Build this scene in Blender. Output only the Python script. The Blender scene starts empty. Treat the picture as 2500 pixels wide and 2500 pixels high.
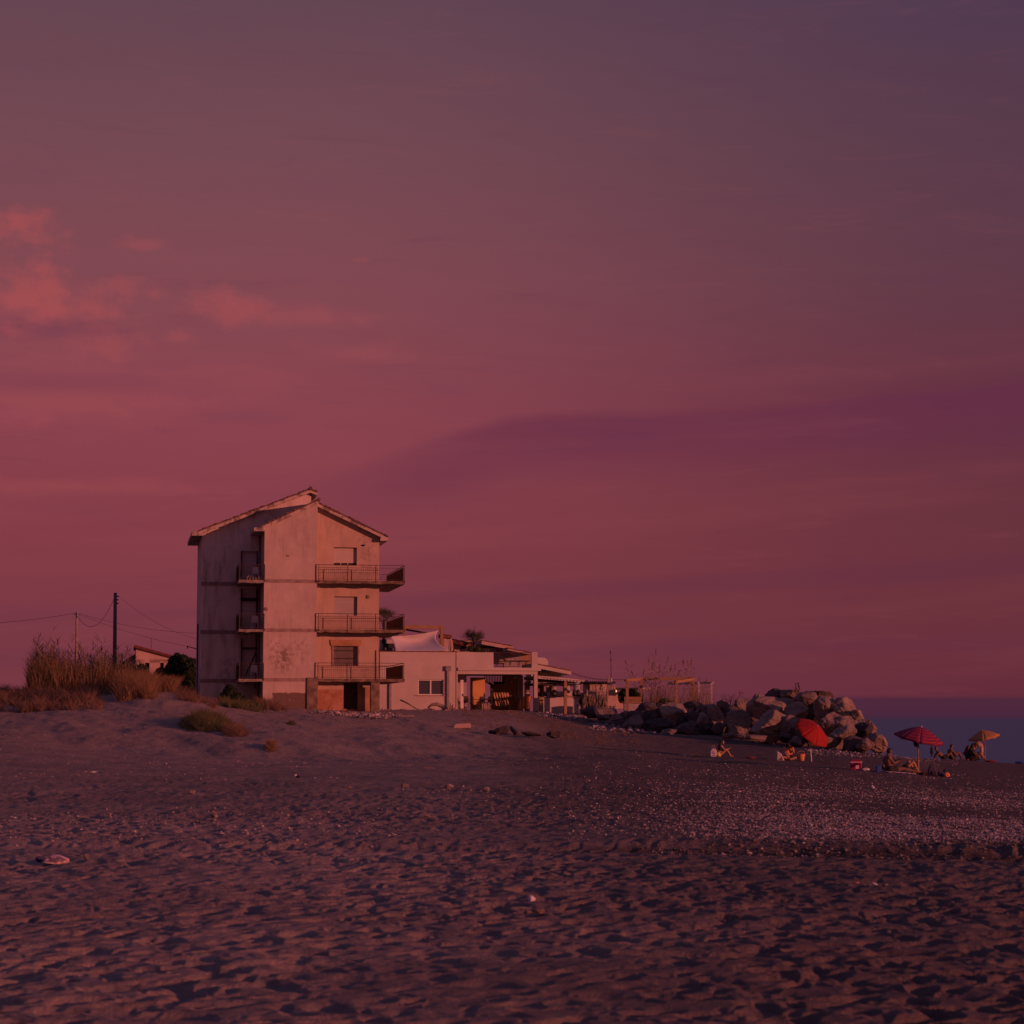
import bpy, math, random
import numpy as np
from mathutils import Vector, Matrix
R = math.radians
random.seed(7); rng = np.random.default_rng(7)
sc = bpy.context.scene
col = sc.collection
# ------------------------------------------------------------------ camera
F = 5208.333            # focal length in pixels of the 2500 px photograph (50 mm on 24 mm)
TH = math.atan(504.0 / F)
ZC = 3.5                # eye above the sea
cam = bpy.data.cameras.new('camera'); cam.lens = 50; cam.sensor_width = 24; cam.sensor_height = 24
cam.clip_start = 0.1; cam.clip_end = 60000
cam.dof.use_dof = True; cam.dof.focus_distance = 118; cam.dof.aperture_fstop = 3.4
camo = bpy.data.objects.new('camera', cam); col.objects.link(camo)
camo.location = (0, 0, ZC); camo.rotation_euler = (R(90) + TH, 0, 0); sc.camera = camo
# ------------------------------------------------------------------ node helper
class E:
    def __init__(s, nt, k): s.nt = nt; s.k = k
    def _m(s, op, *a):
        n = s.nt.nodes.new('ShaderNodeMath'); n.operation = op
        for i, v in enumerate((s,) + a):
            if isinstance(v, E): s.nt.links.new(v.k, n.inputs[i])
            else: n.inputs[i].default_value = v
        return E(s.nt, n.outputs[0])
    def __add__(s, o): return s._m('ADD', o)
    __radd__ = __add__
    def __mul__(s, o): return s._m('MULTIPLY', o)
    __rmul__ = __mul__
    def __sub__(s, o): return s._m('SUBTRACT', o)
    def __rsub__(s, o): return (s * -1.0) + o
    def __truediv__(s, o): return s._m('DIVIDE', o)
    def f(s, op, *a): return s._m(op, *a)
    def sm(s, a, b, lo=0.0, hi=1.0):
        n = s.nt.nodes.new('ShaderNodeMapRange'); n.interpolation_type = 'SMOOTHSTEP'
        s.nt.links.new(s.k, n.inputs[0])
        for i, v in zip((1, 2, 3, 4), (a, b, lo, hi)): n.inputs[i].default_value = v
        return E(s.nt, n.outputs[0])
def xyz(nt, sock):
    n = nt.nodes.new('ShaderNodeSeparateXYZ'); nt.links.new(sock, n.inputs[0])
    return [E(nt, n.outputs[i]) for i in range(3)]
def vec(nt, a, b, c):
    n = nt.nodes.new('ShaderNodeCombineXYZ')
    for i, v in enumerate((a, b, c)):
        if isinstance(v, E): nt.links.new(v.k, n.inputs[i])
        else: n.inputs[i].default_value = v
    return n.outputs[0]
def noise(nt, v, scale=1.0, detail=4.0, rough=0.55, dist=0.0):
    n = nt.nodes.new('ShaderNodeTexNoise'); n.inputs['Scale'].default_value = scale
    n.inputs['Detail'].default_value = detail; n.inputs['Roughness'].default_value = rough
    n.inputs['Distortion'].default_value = dist
    nt.links.new(v, n.inputs['Vector']); return E(nt, n.outputs['Fac'])
def col4(c): return (c[0], c[1], c[2], 1.0)
def mixc(nt, fac, a, b, mode='MIX'):
    n = nt.nodes.new('ShaderNodeMix'); n.data_type = 'RGBA'; n.blend_type = mode
    if isinstance(fac, E): nt.links.new(fac.k, n.inputs[0])
    else: n.inputs[0].default_value = fac
    for i, v in ((6, a), (7, b)):
        if isinstance(v, (tuple, list)): n.inputs[i].default_value = col4(v)
        else: nt.links.new(v, n.inputs[i])
    return n.outputs[2]
def ramp(nt, fac, pts):
    n = nt.nodes.new('ShaderNodeValToRGB'); e = n.color_ramp.elements
    while len(e) < len(pts): e.new(0.5)
    for el, (p, c) in zip(e, pts): el.position = p; el.color = col4(c)
    nt.links.new(fac.k, n.inputs[0]); return n.outputs[0]
def srgb(r, g, b):
    f = lambda v: v / 12.92 if v <= 0.04045 else ((v + 0.055) / 1.055) ** 2.4
    return (f(r / 255), f(g / 255), f(b / 255))
# ------------------------------------------------------------------ world: dusk sky
SUN_AZ = 58.5           # from straight behind the camera towards the sea
SUN_EL = 6.8
sunv = Vector((math.sin(R(SUN_AZ)) * math.cos(R(SUN_EL)), -math.cos(R(SUN_AZ)) * math.cos(R(SUN_EL)), math.sin(R(SUN_EL))))
world = bpy.data.worlds.new('World'); sc.world = world; world.use_nodes = True
nt = world.node_tree; nt.nodes.clear()
tc = nt.nodes.new('ShaderNodeTexCoord'); dx, dy, dz = xyz(nt, tc.outputs['Generated'])
az = dx.f('ARCTAN2', dy) * (180 / math.pi)              # 0 straight ahead, + towards the sea
el = dz.f('ARCSINE') * (180 / math.pi)
px_ = az * (F * math.pi / 180) + 1250.0
# slow warp so the bands are not ruler-straight
dirv = vec(nt, az * 0.055, el * 0.24, 0.0)
warp = noise(nt, dirv, 1.0, 5, 0.6)
elw = el + (warp - 0.5) * 1.3
left = ramp(nt, elw.f('DIVIDE', 90.0), [(0.0, srgb(114, 54, 66)), (0.025, srgb(120, 56, 67)), (0.052, srgb(131, 60, 70)),
        (0.085, srgb(138, 66, 78)), (0.125, srgb(130, 72, 82)), (0.17, srgb(116, 73, 83)), (0.21, srgb(100, 69, 82)), (0.33, srgb(68, 68, 104)), (1.0, srgb(58, 74, 122))])
right = ramp(nt, elw.f('DIVIDE', 90.0), [(0.0, srgb(98, 42, 58)), (0.03, srgb(106, 50, 60)), (0.06, srgb(104, 51, 62)),
        (0.095, srgb(100, 50, 66)), (0.13, srgb(96, 58, 72)), (0.17, srgb(88, 59, 75)), (0.21, srgb(80, 58, 80)), (0.33, srgb(60, 64, 102)), (1.0, srgb(56, 72, 120))])
side = az.sm(-7.0, 15.5)
base = mixc(nt, side, left, right)
# mauve streak rising from the roof towards the sea
cen = az * 0.06 + 7.25 - (az * -1.0).f('MAXIMUM', 0.0) * 0.24 + (warp - 0.5) * 1.4
dd = (el - cen)
band = dd.sm(-1.5, 0.1) * (1.0 - dd.sm(0.5, 0.95)) * az.sm(-8.0, 1.0)
base = mixc(nt, band * 0.62, base, srgb(101, 45, 71))
cen2 = az * 0.05 + 3.3 + (warp - 0.5) * 0.8
d2 = el - cen2
band2 = d2.sm(-0.45, -0.05) * (1.0 - d2.sm(0.05, 0.5))
base = mixc(nt, band2 * 0.32, base, srgb(98, 46, 68))
cen3 = az * 0.02 + 1.75 + (warp - 0.5) * 0.7
d3 = el - cen3
base = mixc(nt, d3.sm(-0.35, -0.02) * (1.0 - d3.sm(0.02, 0.35)) * 0.25, base, srgb(98, 46, 68))
# long thin streaks
st = noise(nt, vec(nt, az * 0.05, el * 0.9 - az * 0.05, 3.0), 1.0, 4, 0.5)
base = mixc(nt, st.sm(0.45, 0.75) * 0.16 * (1.0 - el.sm(7.0, 14.0)), base, srgb(150, 74, 78))
wsp = noise(nt, vec(nt, az * 0.22 + el * .1, el * 1.6, 9.0), 1.0, 8, 0.66, 0.8)
base = mixc(nt, wsp.sm(0.52, 0.8) * 0.12, base, srgb(160, 84, 86))
base = mixc(nt, (1.0 - wsp.sm(0.25, 0.48)) * 0.16, base, srgb(84, 46, 74))
# small lit clouds over the land
cv = vec(nt, az * 0.42, el * 0.95, 1.7)
cn = noise(nt, cv, 1.0, 9, 0.62, 0.3)
env = (1.0 - az.sm(-9.0, -3.0)) * el.sm(9.0, 11.5) * (1.0 - el.sm(13.5, 15.5))
cl = cn.sm(0.5, 0.66) * env
def puff(px, py, w, h, s, tex, lo=0.12, hi=0.95):
    """a cumulus patch at a place in the sky, its outline broken by noise"""
    a0 = math.degrees(math.atan((px - 1250) / F)); e0 = math.degrees(math.atan((1754 - py) / F * 0.985))
    wa = math.degrees(w / F); ha = math.degrees(h / F)
    qa = (az - a0) / wa; qe = (el - e0) / ha
    r2 = (qa * qa + qe * qe).f('SQRT')
    m = (1.5 - r2) * 0.62 + (tex - 0.5) * 2.2
    return m.sm(lo, hi) * s * (1.0 - r2.sm(1.2, 2.2))
tx = noise(nt, vec(nt, az * 1.0, el * 1.35, 0.0), 1.0, 9, 0.6, 0.1)
tb = noise(nt, vec(nt, az * 0.5, el * 1.0, 5.0), 1.0, 7, 0.6, 0.2)
tot = None
for p in ((10, 550, 145, 48, 0.85), (330, 585, 70, 22, .4), (60, 725, 148, 80, 0.95), (190, 745, 120, 50, 0.7), (290, 690, 48, 26, .5), (370, 705, 42, 26, .5), (555, 728, 105, 50, 0.7), (700, 750, 150, 26, .45),
          (880, 762, 55, 16, .35), (880, 608, 40, 10, .4), (230, 830, 110, 60, 0.5), (430, 812, 50, 20, .5), (120, 900, 240, 60, .25), (200, 985, 330, 45, 0.4), (560, 905, 300, 40, .2), (860, 845, 160, 28, .3), (150, 1190, 420, 25, .3)):
    q = puff(*p, tx if p[2] < 150 else tb)
    tot = q if tot is None else tot.f('MAXIMUM', q)
sky = mixc(nt, tot * 0.85, base, srgb(166, 78, 80))
# grey-mauve undersides
und = None
for p in ((60, 800, 260, 28, 0.6), (120, 930, 250, 30, .5), (560, 1010, 160, 24, .4), (420, 760, 60, 20, .35)):
    q = puff(*p, tb); und = q if und is None else und.f('MAXIMUM', q)
sky = mixc(nt, und * 0.5, sky, srgb(104, 52, 78))
# the low bank of mist lying on the sea horizon
bank = (1.0 - el.sm(0.46, 0.66)) * az.sm(4.0, 9.0)
sky = mixc(nt, bank * 0.92, sky, ramp(nt, el.f('DIVIDE', 1.0), [(0.0, srgb(62, 38, 60)), (0.12, srgb(70, 38, 60)), (0.3, srgb(75, 39, 60)), (0.55, srgb(75, 39, 60)), (1.0, srgb(84, 42, 60))]))
# warm glow round the low sun, out of the frame behind the beach
sv = nt.nodes.new('ShaderNodeVectorMath'); sv.operation = 'DOT_PRODUCT'
nt.links.new(tc.outputs['Generated'], sv.inputs[0]); sv.inputs[1].default_value = sunv
glow = E(nt, sv.outputs['Value']).sm(0.1, 1.0)
sky = mixc(nt, glow * 0.5, sky, srgb(146, 86, 86))
bg = nt.nodes.new('ShaderNodeBackground'); bg.inputs['Strength'].default_value = 1.0
nt.links.new(sky, bg.inputs['Color'])
wo = nt.nodes.new('ShaderNodeOutputWorld'); nt.links.new(bg.outputs[0], wo.inputs[0])
# ------------------------------------------------------------------ sun
sl = bpy.data.lights.new('sun', 'SUN'); sl.energy = 3.2; sl.angle = R(0.6); sl.color = (1.0, 0.26, 0.18)
so = bpy.data.objects.new('sun', sl); col.objects.link(so)
so.rotation_euler = sunv.to_track_quat('Z', 'Y').to_euler(); so.location = (60, -40, 40)
vs = sc.view_settings; sc.display_settings.display_device = 'sRGB'
vs.view_transform = 'Standard'; vs.look = 'None'; vs.gamma = 1.0; vs.exposure = 0.0; vs.use_curve_mapping = False
sc.render.film_transparent = False

# ------------------------------------------------------------------ projection helpers (photo pixel -> place)
cT, sT = math.cos(TH), math.sin(TH)
def ray(px, py):
    u = (px - 1250) / F; v = (1250 - py) / F
    return (u, cT - v * sT, sT + v * cT)
def at(px, py, Y):
    d = ray(px, py); t = Y / d[1]
    return Vector((d[0] * t, Y, ZC + d[2] * t))
def mpp(Y): return Y / F       # metres per photo pixel at depth Y

# ------------------------------------------------------------------ mesh builder
class MB:
    def __init__(s): s.v = []; s.f = []
    def add(s, vs_, fs):
        o = len(s.v); s.v += [tuple(p) for p in vs_]; s.f += [tuple(i + o for i in f) for f in fs]; return s
    def box(s, x0, x1, y0, y1, z0, z1):
        v = [(x, y, z) for z in (z0, z1) for y in (y0, y1) for x in (x0, x1)]
        return s.add(v, [(0, 2, 3, 1), (4, 5, 7, 6), (0, 1, 5, 4), (2, 6, 7, 3), (0, 4, 6, 2), (1, 3, 7, 5)])
    def prism(s, poly, y0, y1):
        """polygon in x,z extruded along y"""
        n = len(poly)
        v = [(p[0], y0, p[1]) for p in poly] + [(p[0], y1, p[1]) for p in poly]
        f = [tuple(range(n - 1, -1, -1)), tuple(range(n, 2 * n))]
        f += [(i, (i + 1) % n, n + (i + 1) % n, n + i) for i in range(n)]
        return s.add(v, f)
    def bar(s, a, b, w, h=None):
        """square bar between two points"""
        a = Vector(a); b = Vector(b); h = w if h is None else h
        d = (b - a).normalized(); up = Vector((0, 0, 1)) if abs(d.z) < .95 else Vector((0, 1, 0))
        x = d.cross(up).normalized() * w / 2; y = x.cross(d).normalized() * h / 2
        v = [p + i * x + j * y for p in (a, b) for i, j in ((-1, -1), (1, -1), (1, 1), (-1, 1))]
        return s.add(v, [(0, 1, 2, 3), (7, 6, 5, 4), (0, 4, 5, 1), (1, 5, 6, 2), (2, 6, 7, 3), (3, 7, 4, 0)])
    def tube(s, pts, rad, n=6, cap=True):
        pts = [Vector(p) for p in pts]
        if not isinstance(rad, (list, tuple)): rad = [rad] * len(pts)
        o = len(s.v); k = len(pts)
        for i, p in enumerate(pts):
            d = (pts[min(i + 1, k - 1)] - pts[max(i - 1, 0)]).normalized()
            up = Vector((0, 0, 1)) if abs(d.z) < .9 else Vector((0, 1, 0))
            x = d.cross(up).normalized(); y = x.cross(d)
            for j in range(n):
                a = 2 * math.pi * j / n
                s.v.append(tuple(p + (x * math.cos(a) + y * math.sin(a)) * rad[i]))
        for i in range(k - 1):
            for j in range(n):
                a = o + i * n + j; b = o + i * n + (j + 1) % n
                s.f.append((a, b, b + n, a + n))
        if cap:
            s.f.append(tuple(o + j for j in range(n - 1, -1, -1))); s.f.append(tuple(o + (k - 1) * n + j for j in range(n)))
        return s
    def ball(s, c, rx, ry, rz, n=10, m=7):
        v = [(c[0], c[1], c[2] - rz)]; f = []
        for i in range(1, m):
            t = math.pi * i / m
            for j in range(n):
                a = 2 * math.pi * j / n
                v.append((c[0] + rx * math.sin(t) * math.cos(a), c[1] + ry * math.sin(t) * math.sin(a), c[2] - rz * math.cos(t)))
        v.append((c[0], c[1], c[2] + rz)); L = len(v) - 1
        for j in range(n): f.append((0, 1 + (j + 1) % n, 1 + j)); f.append((L, L - n + j, L - n + (j + 1) % n))
        for i in range(m - 2):
            for j in range(n):
                a = 1 + i * n + j; b = 1 + i * n + (j + 1) % n
                f.append((a, b, b + n, a + n))
        return s.add(v, f)
    def caps(s, p, q, r0, r1, n=10):
        """tapered capsule"""
        p = Vector(p); q = Vector(q); d = (q - p)
        if d.length < 1e-5: d = Vector((0, 0, 1e-4))
        dn = d.normalized(); P = []; Rr = []
        for a in (-85, -60, -30, 0): P.append(p + dn * r0 * math.sin(R(a))); Rr.append(max(r0 * math.cos(R(a)), .0005))
        for a in (0, 30, 60, 85): P.append(q + dn * r1 * math.sin(R(a))); Rr.append(max(r1 * math.cos(R(a)), .0005))
        P[3] = p + dn * .0001
        up = Vector((0, 0, 1)) if abs(dn.z) < .9 else Vector((0, 1, 0))
        x = dn.cross(up).normalized(); y = x.cross(dn); o = len(s.v)
        for c, rr in zip(P, Rr):
            for j in range(n):
                a = 2 * math.pi * j / n; s.v.append(tuple(c + (x * math.cos(a) + y * math.sin(a)) * rr))
        for i in range(7):
            for j in range(n):
                a = o + i * n + j; b = o + i * n + (j + 1) % n; s.f.append((a, b, b + n, a + n))
        s.f.append(tuple(o + j for j in range(n - 1, -1, -1))); s.f.append(tuple(o + 7 * n + j for j in range(n)))
        return s
    def mesh(s, name, m, smooth=False):
        me = bpy.data.meshes.new(name); me.from_pydata(s.v, [], s.f); me.update()
        if m: me.materials.append(m)
        if smooth: me.polygons.foreach_set('use_smooth', [True] * len(me.polygons))
        return me
    def build(s, name, m, parent=None, smooth=False, loc=(0, 0, 0), bevel=0, **k):
        o = bpy.data.objects.new(name, s.mesh(name, m, smooth)); col.objects.link(o); o.location = loc
        if parent: o.parent = parent
        if bevel:
            b = o.modifiers.new('bevel', 'BEVEL'); b.width = bevel; b.segments = 2; b.limit_method = 'ANGLE'
        return props(o, **k)
def npmesh(name, verts, faces, m, smooth=False, parent=None, loc=(0, 0, 0), **k):
    """faces: (n,3) or (n,4) array"""
    me = bpy.data.meshes.new(name); verts = np.asarray(verts, np.float32); faces = np.asarray(faces, np.int32)
    me.vertices.add(len(verts)); me.vertices.foreach_set('co', verts.ravel())
    n, w = faces.shape; me.loops.add(n * w); me.loops.foreach_set('vertex_index', faces.ravel())
    me.polygons.add(n); me.polygons.foreach_set('loop_start', np.arange(0, n * w, w, dtype=np.int32))
    me.polygons.foreach_set('use_smooth', np.full(n, smooth)); me.materials.append(m); me.update(calc_edges=True); me.validate()
    o = bpy.data.objects.new(name, me); col.objects.link(o); o.location = loc
    if parent: o.parent = parent
    return props(o, **k)
def props(o, label=None, cat=None, group=None, kind=None):
    if label: o['label'] = label
    if cat: o['category'] = cat
    if group: o['group'] = group
    if kind: o['kind'] = kind
    return o
def thing(name, label, cat, loc=(0, 0, 0), rz=0, group=None):
    o = bpy.data.objects.new(name, None); col.objects.link(o); o.location = loc; o.rotation_euler = (0, 0, rz)
    o.empty_display_size = .2
    return props(o, label, cat, group)
def kids(o): return [c for c in col.objects if c.parent == o]
def dup(o, loc=None, rz=None, label=None, parent=None):
    c = o.copy(); col.objects.link(c)
    if parent: c.parent = parent
    if loc is not None: c.location = loc
    if rz is not None: c.rotation_euler = (0, 0, rz)
    if label: c['label'] = label
    for ch in list(o.children): dup(ch, parent=c)
    return c

# ------------------------------------------------------------------ materials
def mat(name, c, c2=None, scale=2.0, rough=0.85, bump=0.0, bscale=30.0, detail=6, lo=.35, hi=.65, spec=.3, obj=False, extra=None, stretch=None, trans=0, emis=None, bdist=.02):
    m = bpy.data.materials.new(name); m.use_nodes = True; t = m.node_tree
    b = t.nodes['Principled BSDF']; b.inputs['Roughness'].default_value = rough; b.inputs['Specular IOR Level'].default_value = spec
    g = t.nodes.new('ShaderNodeTexCoord') if obj else t.nodes.new('ShaderNodeNewGeometry')
    P = g.outputs['Object'] if obj else g.outputs['Position']
    Q = P
    if stretch:
        x, y, z = xyz(t, P); Q = vec(t, x * stretch[0], y * stretch[1], z * stretch[2])
    c_ = c
    if c2 is not None: c_ = mixc(t, noise(t, Q, scale, detail, .6).sm(lo, hi), c, c2)
    if extra: c_ = extra(t, P, c_)
    if isinstance(c_, tuple): b.inputs['Base Color'].default_value = col4(c_)
    else: t.links.new(c_, b.inputs['Base Color'])
    if bump:
        bn = t.nodes.new('ShaderNodeBump'); bn.inputs['Strength'].default_value = bump; bn.inputs['Distance'].default_value = bdist
        t.links.new(noise(t, Q, bscale, 6, .6).k, bn.inputs['Height']); t.links.new(bn.outputs[0], b.inputs['Normal'])
    if emis: b.inputs['Emission Color'].default_value = col4(emis[:3]); b.inputs['Emission Strength'].default_value = emis[3]
    return m
def leafmat(name, c, c2, scale=3.0):
    m = mat(name, c, c2, scale, .7, spec=.2); t = m.node_tree; b = t.nodes['Principled BSDF']
    tr = t.nodes.new('ShaderNodeBsdfTranslucent'); tr.inputs[0].default_value = col4(tuple(v * 1.1 for v in c))
    mx = t.nodes.new('ShaderNodeMixShader'); mx.inputs[0].default_value = .25
    t.links.new(b.outputs[0], mx.inputs[1]); t.links.new(tr.outputs[0], mx.inputs[2])
    t.links.new(mx.outputs[0], t.nodes['Material Output'].inputs[0]); return m
M = {}
M['concrete'] = mat('concrete', (.30, .25, .21), (.16, .13, .11), 3.0, .95, .5, 25, obj=True)
M['concrete_old'] = mat('concrete_old', (.22, .16, .12), (.10, .075, .06), 2.2, .95, .6, 18, obj=True)
M['white'] = mat('white_paint', (.45, .40, .37), (.40, .355, .325), .6, .8, .12, 20)
M['white_clean'] = mat('white_clean', (.58, .55, .52), None, 1, .6)
M['ochre'] = mat('ochre_paint', (.58, .34, .15), (.50, .29, .12), 1.2, .85, .1, 20)
M['pink'] = mat('pink_paint', (.45, .33, .29), (.38, .28, .245), .8, .85, .1, 20)
M['terracotta'] = mat('terracotta', (.24, .09, .05), (.12, .05, .04), 6, .9, .3, 20)
M['tile_edge'] = mat('weathered_tile', (.20, .10, .07), (.08, .05, .045), 5, .95, .5, 20)
M['iron'] = mat('rusty_iron', (.075, .035, .025), (.035, .022, .02), 8, .75, .2, 30)
M['steel'] = mat('dark_metal', (.06, .055, .06), (.04, .035, .04), 4, .6)
M['rust'] = mat('rust_pipe', (.16, .045, .03), (.09, .03, .025), 5, .8)
M['greypipe'] = mat('grey_pipe', (.26, .24, .26), (.2, .18, .2), 3, .6)
M['shutter'] = mat('roller_shutter', (.46, .38, .34), (.40, .33, .30), 1.0, .7, .5, 1.0, stretch=(1, 1, 45), lo=.4, hi=.6)
M['shutter_d'] = mat('faded_shutter', (.36, .32, .32), (.30, .26, .26), 1.0, .7, .5, 1.0, stretch=(1, 1, 45), lo=.4, hi=.6)
M['dark'] = mat('dark_opening', (.035, .028, .028), (.02, .016, .016), 2, .9)
M['door'] = mat('old_door', (.075, .045, .032), (.035, .022, .018), 3.5, .85, .4, 20)
M['reed_mat'] = mat('reed_screen', (.13, .06, .035), (.08, .035, .022), 1.0, .95, .7, 1.0, stretch=(28, 28, 1))
M['wood'] = mat('pine_timber', (.30, .19, .11), (.22, .135, .08), 1.0, .8, .3, 6, stretch=(3, 3, 12))
M['wood_old'] = mat('driftwood', (.33, .25, .19), (.20, .15, .11), 4, .95, .7, 14)
M['wood_dark'] = mat('charred_wood', (.06, .05, .045), (.03, .026, .025), 5, .95, .7, 14)
M['plastic_dark'] = mat('dark_plastic', (.05, .035, .03), None, 1, .5)
M['glass'] = mat('window_glass', (.05, .055, .07), None, 1, .12, spec=.6)
M['sail'] = mat('sail_cloth', (.48, .45, .45), (.43, .40, .41), .8, .9, .1, 8)
M['stripe_o'] = mat('striped_canvas', (.62, .26, .07), None, 1, .9, obj=True,
    extra=lambda t, P, c: mixc(t, (xyz(t, P)[0] * 26.0).f('SINE').sm(.2, .4), (.60, .27, .07), (.20, .06, .03)))
# ------------------------------------------------------------------ terrain
COLS = [-3000, 0, 400, 650, 900, 1200, 1500, 1750, 2000, 2150, 2300, 2500, 3500]
PROF = {   # per column: distance -> metres below the eye
 -3000: [(4,1.6),(30,1.5),(60,1.2),(90,.6),(115,-.4),(150,-1.6),(400,-2.4)],
 0:    [(4,1.65),(26,1.62),(45,1.55),(60,1.42),(75,1.2),(87,.95),(100,.45),(113,-.3),(120,-.55),(132,-1.25),(150,-2.0),(170,-2.35),(400,-2.4)],
 400:  [(4,1.65),(26,1.62),(45,1.6),(60,1.58),(75,1.55),(87,1.48),(91,1.30),(97,.72),(105,.20),(115,-.5),(122,-1.2),(127,-1.60),(134,-1.72),(150,-1.7),(170,-1.8),(400,-1.8)],
 650:  [(4,1.65),(26,1.62),(45,1.62),(60,1.65),(75,1.70),(87,1.70),(89,1.58),(93,.98),(96,.78),(105,.35),(114,.02),(122,-.35),(128,-.66),(140,-.7),(160,-.7),(400,-.9)],
 900:  [(4,1.65),(26,1.63),(45,1.65),(60,1.68),(75,1.72),(91,1.72),(94,1.55),(98,1.05),(101,.88),(112,.42),(120,.08),(127,-.25),(135,-.50),(150,-.56),(200,-.5),(400,-.5)],
 1200: [(4,1.65),(26,1.63),(45,1.68),(60,1.72),(75,1.75),(96,1.74),(99,1.60),(104,1.18),(107,1.05),(115,.72),(122,.22),(128,-.12),(136,-.38),(150,-.60),(200,-.5),(400,-.3)],
 1500: [(4,1.65),(26,1.63),(45,1.72),(60,1.76),(75,1.78),(90,1.76),(110,1.62),(122,1.30),(134,.72),(146,.15),(153,-.3),(200,-.2),(400,0)],
 1750: [(4,1.66),(26,1.63),(45,1.74),(60,1.80),(80,1.92),(100,2.0),(112,1.95),(120,1.66),(127,1.30),(134,.97),(142,.6),(152,.3),(200,.4),(400,.3)],
 2000: [(4,1.68),(26,1.64),(45,1.82),(60,1.98),(80,2.12),(104,2.12),(112,2.0),(118,1.75),(126,1.55),(140,1.6),(160,2.2),(220,3.4),(240,4.5),(400,6)],
 2150: [(4,1.69),(26,1.65),(45,1.88),(60,2.05),(80,2.25),(96,2.3),(110,2.12),(118,2.0),(126,2.1),(140,2.5),(170,3.05),(205,3.45),(225,4.2),(400,7)],
 2300: [(4,1.70),(26,1.66),(45,1.90),(60,2.1),(80,2.4),(96,2.5),(120,2.68),(148,2.82),(165,3.1),(180,3.42),(195,4.2),(400,8)],
 2500: [(4,1.72),(26,1.68),(45,1.98),(60,2.2),(80,2.5),(96,2.7),(120,2.92),(150,3.15),(162,3.4),(175,4.0),(400,9)],
 3500: [(4,1.8),(26,1.8),(45,2.5),(60,3.1),(75,3.6),(110,5),(400,10)],
}
YK = np.arange(3.0, 401.0, 1.0)
TAB = []
for c in COLS:
    a = np.array(PROF[c]); h = np.interp(YK, a[:, 0], a[:, 1])
    k = np.exp(-np.linspace(-3.2, 3.2, 7) ** 2); k /= k.sum()
    hp = np.pad(h, 3, mode='edge'); TAB.append(np.convolve(hp, k, 'valid'))
TAB = np.array(TAB)
def hsh(ix, iy, s):
    n = (ix.astype(np.int64) * 374761393 + iy.astype(np.int64) * 668265263 + s * 974634777) & 0x7fffffff
    n = ((n ^ (n >> 13)) * 1274126177) & 0x7fffffff
    n = ((n ^ (n >> 16)) * 668265263) & 0x7fffffff
    return ((n ^ (n >> 15)) & 0xffffff) / float(0xffffff)
def vn(x, y, s=0):
    ix = np.floor(x); iy = np.floor(y); fx = x - ix; fy = y - iy
    fx = fx * fx * (3 - 2 * fx); fy = fy * fy * (3 - 2 * fy)
    a = hsh(ix, iy, s); b = hsh(ix + 1, iy, s); c = hsh(ix, iy + 1, s); d = hsh(ix + 1, iy + 1, s)
    return (a + (b - a) * fx) * (1 - fy) + (c + (d - c) * fx) * fy - .5
def fbm(x, y, o=4, s=0):
    t = 0; a = 1.
    for i in range(o): t = t + a * vn(x * 2 ** i + 17 * i, y * 2 ** i - 9 * i, s + i); a *= .5
    return t
def dents(x, y, cell, s, prob=.75):
    """trampled sand: oval hollows with soft rims"""
    ix = np.floor(x / cell); iy = np.floor(y / cell); out = np.zeros_like(x); rim = np.zeros_like(x)
    for i in (-1, 0, 1):
        for j in (-1, 0, 1):
            cx = ix + i; cy = iy + j
            on = hsh(cx, cy, s) < prob
            qx = (cx + hsh(cx, cy, s + 1)) * cell - x; qy = (cy + hsh(cx, cy, s + 2)) * cell - y
            a = hsh(cx, cy, s + 3) * math.pi; ca = np.cos(a); sa = np.sin(a)
            r = cell * (.28 + .34 * hsh(cx, cy, s + 4)); dep = .4 + .6 * hsh(cx, cy, s + 5)
            u = (qx * ca + qy * sa) / r; v = (-qx * sa + qy * ca) / (r * .58)
            q = u * u + v * v
            out = np.minimum(out, np.where(on, -dep * np.exp(-q ** 1.9 * 1.2), 0)); rim = np.maximum(rim, np.where(on, dep * .10 * np.exp(-(np.sqrt(q) - 1.5) ** 2 * 7), 0))
    return out + rim
def macro(X, Y):
    u = X / np.maximum(Y, .5); px = 1250 + F * u
    ci = np.interp(px, COLS, np.arange(len(COLS)))
    i0 = np.clip(np.floor(ci).astype(int), 0, len(COLS) - 2); f = ci - i0; f = f * f * (3 - 2 * f) * .6 + f * .4
    yk = np.clip((Y - YK[0]), 0, len(YK) - 1.001); j0 = yk.astype(int); g = yk - j0
    h = (TAB[i0, j0] * (1 - g) + TAB[i0, j0 + 1] * g) * (1 - f) + (TAB[i0 + 1, j0] * (1 - g) + TAB[i0 + 1, j0 + 1] * g) * f
    z = ZC - h
    # little scarp left by the waves: the farther side stands higher
    amp = np.interp(px, [-500, 600, 1300, 1600, 2500, 3500], [.03, .05, .05, .10, .12, .12])
    ys = 27.6 - 1.0 * np.clip((px - 1500) / 1000, 0, 1.2) + .25 * vn(X * .8, Y * 0, 71) + .5 * vn(X * .21, Y * 0, 72)
    t = np.clip((Y - ys) / .35 + .5, 0, 1)
    z += amp * (t * t * (3 - 2 * t)) * np.exp(-np.clip(Y - ys, 0, 99) / 16)
    z -= amp * .5 * np.exp(-((Y - ys + .6) / .6) ** 2)
    return z
def gz(x, y):
    return float(macro(np.array([float(x)]), np.array([float(y)]))[0])
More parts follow.
